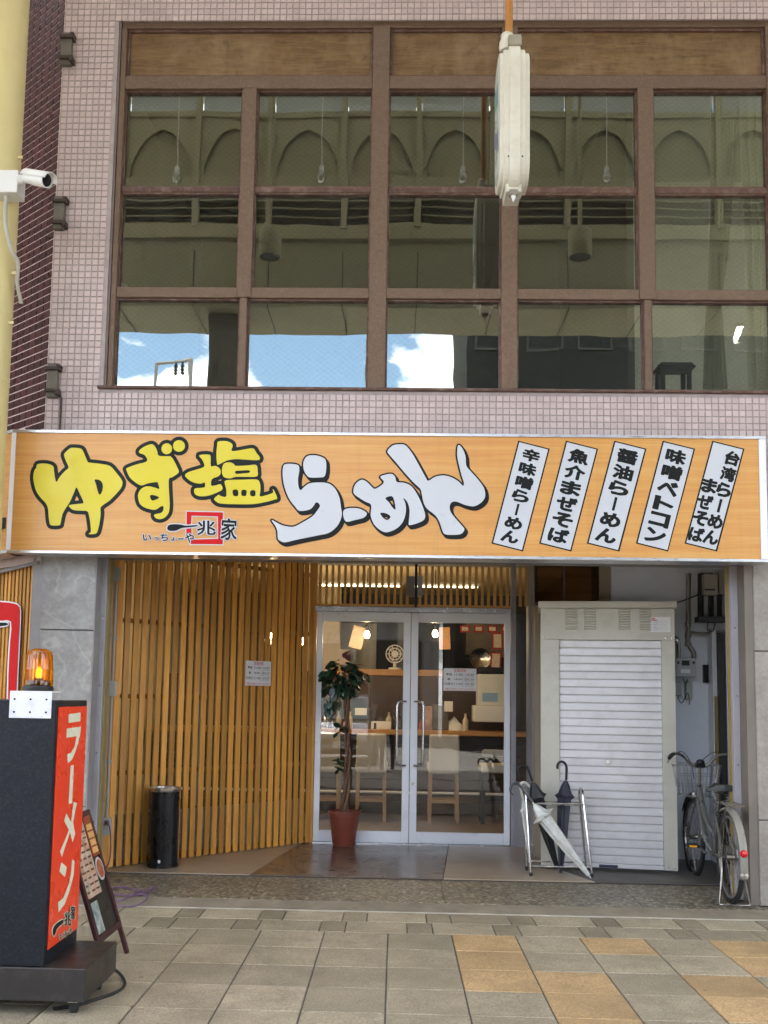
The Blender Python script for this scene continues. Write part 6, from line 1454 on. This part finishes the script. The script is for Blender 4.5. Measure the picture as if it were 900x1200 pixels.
# ================================================================== parked car and photographer, seen only as reflections in the doors
carp = mat('silver car paint', (.50,.50,.53), .22, .03, 2, metal=.4, coat=.6)
KX, KYc = -1.25, -3.6
car = thing('parked_car', 'pale silver small car parked nose to the shop, mirrored in the left door', 'car', (KX,KYc-1.5,-.16))
sec = [(0,.30,.62),(.08,.30,.80),(.75,.32,.95),(.80,.95,.97),(1.35,.95,1.52),(2.3,.95,1.60),(3.1,.95,1.52),(3.3,.32,1.0),(3.38,.32,.7)]
mb = MB(); ring = []
prof_ = [(0,.02,.55,.70),(.10,.02,.62,.72),(.85,.02,.80,.74),(1.45,.02,1.38,.66),(2.4,.02,1.46,.66),(3.2,.02,1.36,.66),(3.38,.02,.85,.72)]
for (y, z0, z1, hw) in prof_:
    Yv = KYc-y; zb_ = .12; mid = min(.62, z1)
    for sx, zz in ((-hw*.96,zb_),(-.74,.35),(-.74,mid*.95),(-hw*.92,z1-.03),(-hw*.7,z1),(hw*.7,z1),(hw*.92,z1-.03),(.74,mid*.95),(.74,.35),(hw*.96,zb_)): mb.v.append((KX+sx,Yv,zz))
mb.f += [(i*10+j,i*10+(j+1) % 10,(i+1)*10+(j+1) % 10,(i+1)*10+j) for i in range(6) for j in range(10)]; mb.f += [tuple(range(10)), tuple(60+j for j in range(10))]
mb.build('body', carp, car, smooth=True, bevel=.02)
MB().prism([(KX-.60,KYc-.90,.86),(KX+.60,KYc-.90,.86),(KX+.52,KYc-1.40,1.35),(KX-.52,KYc-1.40,1.35)], (0,.02,.03)).build('windscreen', mat('pale windscreen glass', (.16,.24,.25), .05, .1), car)
for s in (-1,1):
    MB().lathe((KX+s*.52,KYc-.02,.50), [(.0,.06),(.06,.05),(.08,0)], 14, (0,1,0)).build('headlight', mat('lamp glass', (.75,.75,.75), .1) if s < 0 else bpy.data.materials['lamp glass'], car, smooth=True)
    for yy in (.62,2.75): MB().lathe((KX+s*.74-.08,KYc-yy,.11), [(.0,0),(.16,0),(.26,.0),(.27,.03),(.27,.13),(.26,.16),(.0,.16)], 22, (1,0,0)).build('wheel', M['rubber'], car, smooth=True)
    MB().box(KX+s*.84-.07,KX+s*.84+.07,KYc-1.05,KYc-.98,.84,.98).build('mirror', carp, car, bevel=.02)
MB().box(KX-.40,KX+.40,KYc+.0,KYc+.012,.33,.43).build('grille', M['blackp'], car)
MB().box(KX-.165,KX+.165,KYc+.014,KYc+.022,.24,.40).build('number_plate', M['paper'], car)
MB().box(KX-.70,KX+.70,KYc+.0,KYc+.05,.10,.22).build('bumper', M['blackp'], car, bevel=.02)
# the photographer
sk = [(0,0,.96),(0,.0,1.12),(0,.0,1.30),(0,0,1.42),(0,.01,1.49),(0,.02,1.56),(0,.03,1.66),(.17,0,1.38),(.24,.03,1.12),(.13,.28,1.22),(.05,.34,1.38),(-.17,0,1.38),(-.24,.03,1.12),(-.13,.28,1.22),(-.05,.34,1.38),(.10,0,.92),(.11,.02,.50),(.11,-.02,.09),(.12,.12,.04),(-.10,0,.92),(-.11,.02,.50),(-.11,-.02,.09),(-.12,.12,.04)]
ed = [(0,1),(1,2),(2,3),(3,4),(4,5),(5,6),(3,7),(7,8),(8,9),(9,10),(3,11),(11,12),(12,13),(13,14),(0,15),(15,16),(16,17),(17,18),(0,19),(19,20),(20,21),(21,22)]
rad = [.14,.13,.145,.09,.055,.075,.085,.065,.05,.04,.03,.065,.05,.04,.03,.095,.065,.045,.035,.095,.065,.045,.035]
me = bpy.data.meshes.new('body'); me.from_pydata(sk, ed, []); bo = bpy.data.objects.new('body', me); COL.objects.link(bo)
per = thing('person', 'person in dark clothes and brimmed hat holding a phone, mirrored in the door', 'person', (-.16,-1.25,-.16)); bo.parent = per
m_ = bo.modifiers.new('skin', 'SKIN'); 
for v, r in zip(me.skin_vertices[0].data, rad): v.radius = (r, r*.85)
me.skin_vertices[0].data[0].use_root = True
bo.modifiers.new('sub', 'SUBSURF').levels = 2; bo.modifiers['sub'].render_levels = 2; me.materials.append(mat('dark clothing', (.03,.03,.032), .8, .2, 5))
B2 = lambda mb, n, m: mb.build(n, m, per, smooth=True, local=True)
B2(MB().lathe((0,.035,1.68), [(.17,-.012),(.165,0),(.105,.012),(.10,.08),(.08,.11),(0,.115)], 24), 'hat', mat('dark felt', (.025,.022,.02), .9))
B2(MB().box(-.04,.04,.345,.353,1.33,1.48), 'phone', M['blackp'])
hd_ = MB()
for s in (-1,1):
    for k in range(4): hd_.tube([(s*.055,.335,1.37+.02*k),(s*.05,.365,1.375+.02*k),(s*.036,.362,1.378+.02*k)], .008, 6)
    hd_.tube([(s*.055,.325,1.38),(s*.045,.335,1.41),(s*.03,.338,1.43)], .009, 6)
B2(hd_, 'fingers', mat('skin', (.42,.26,.18), .5))
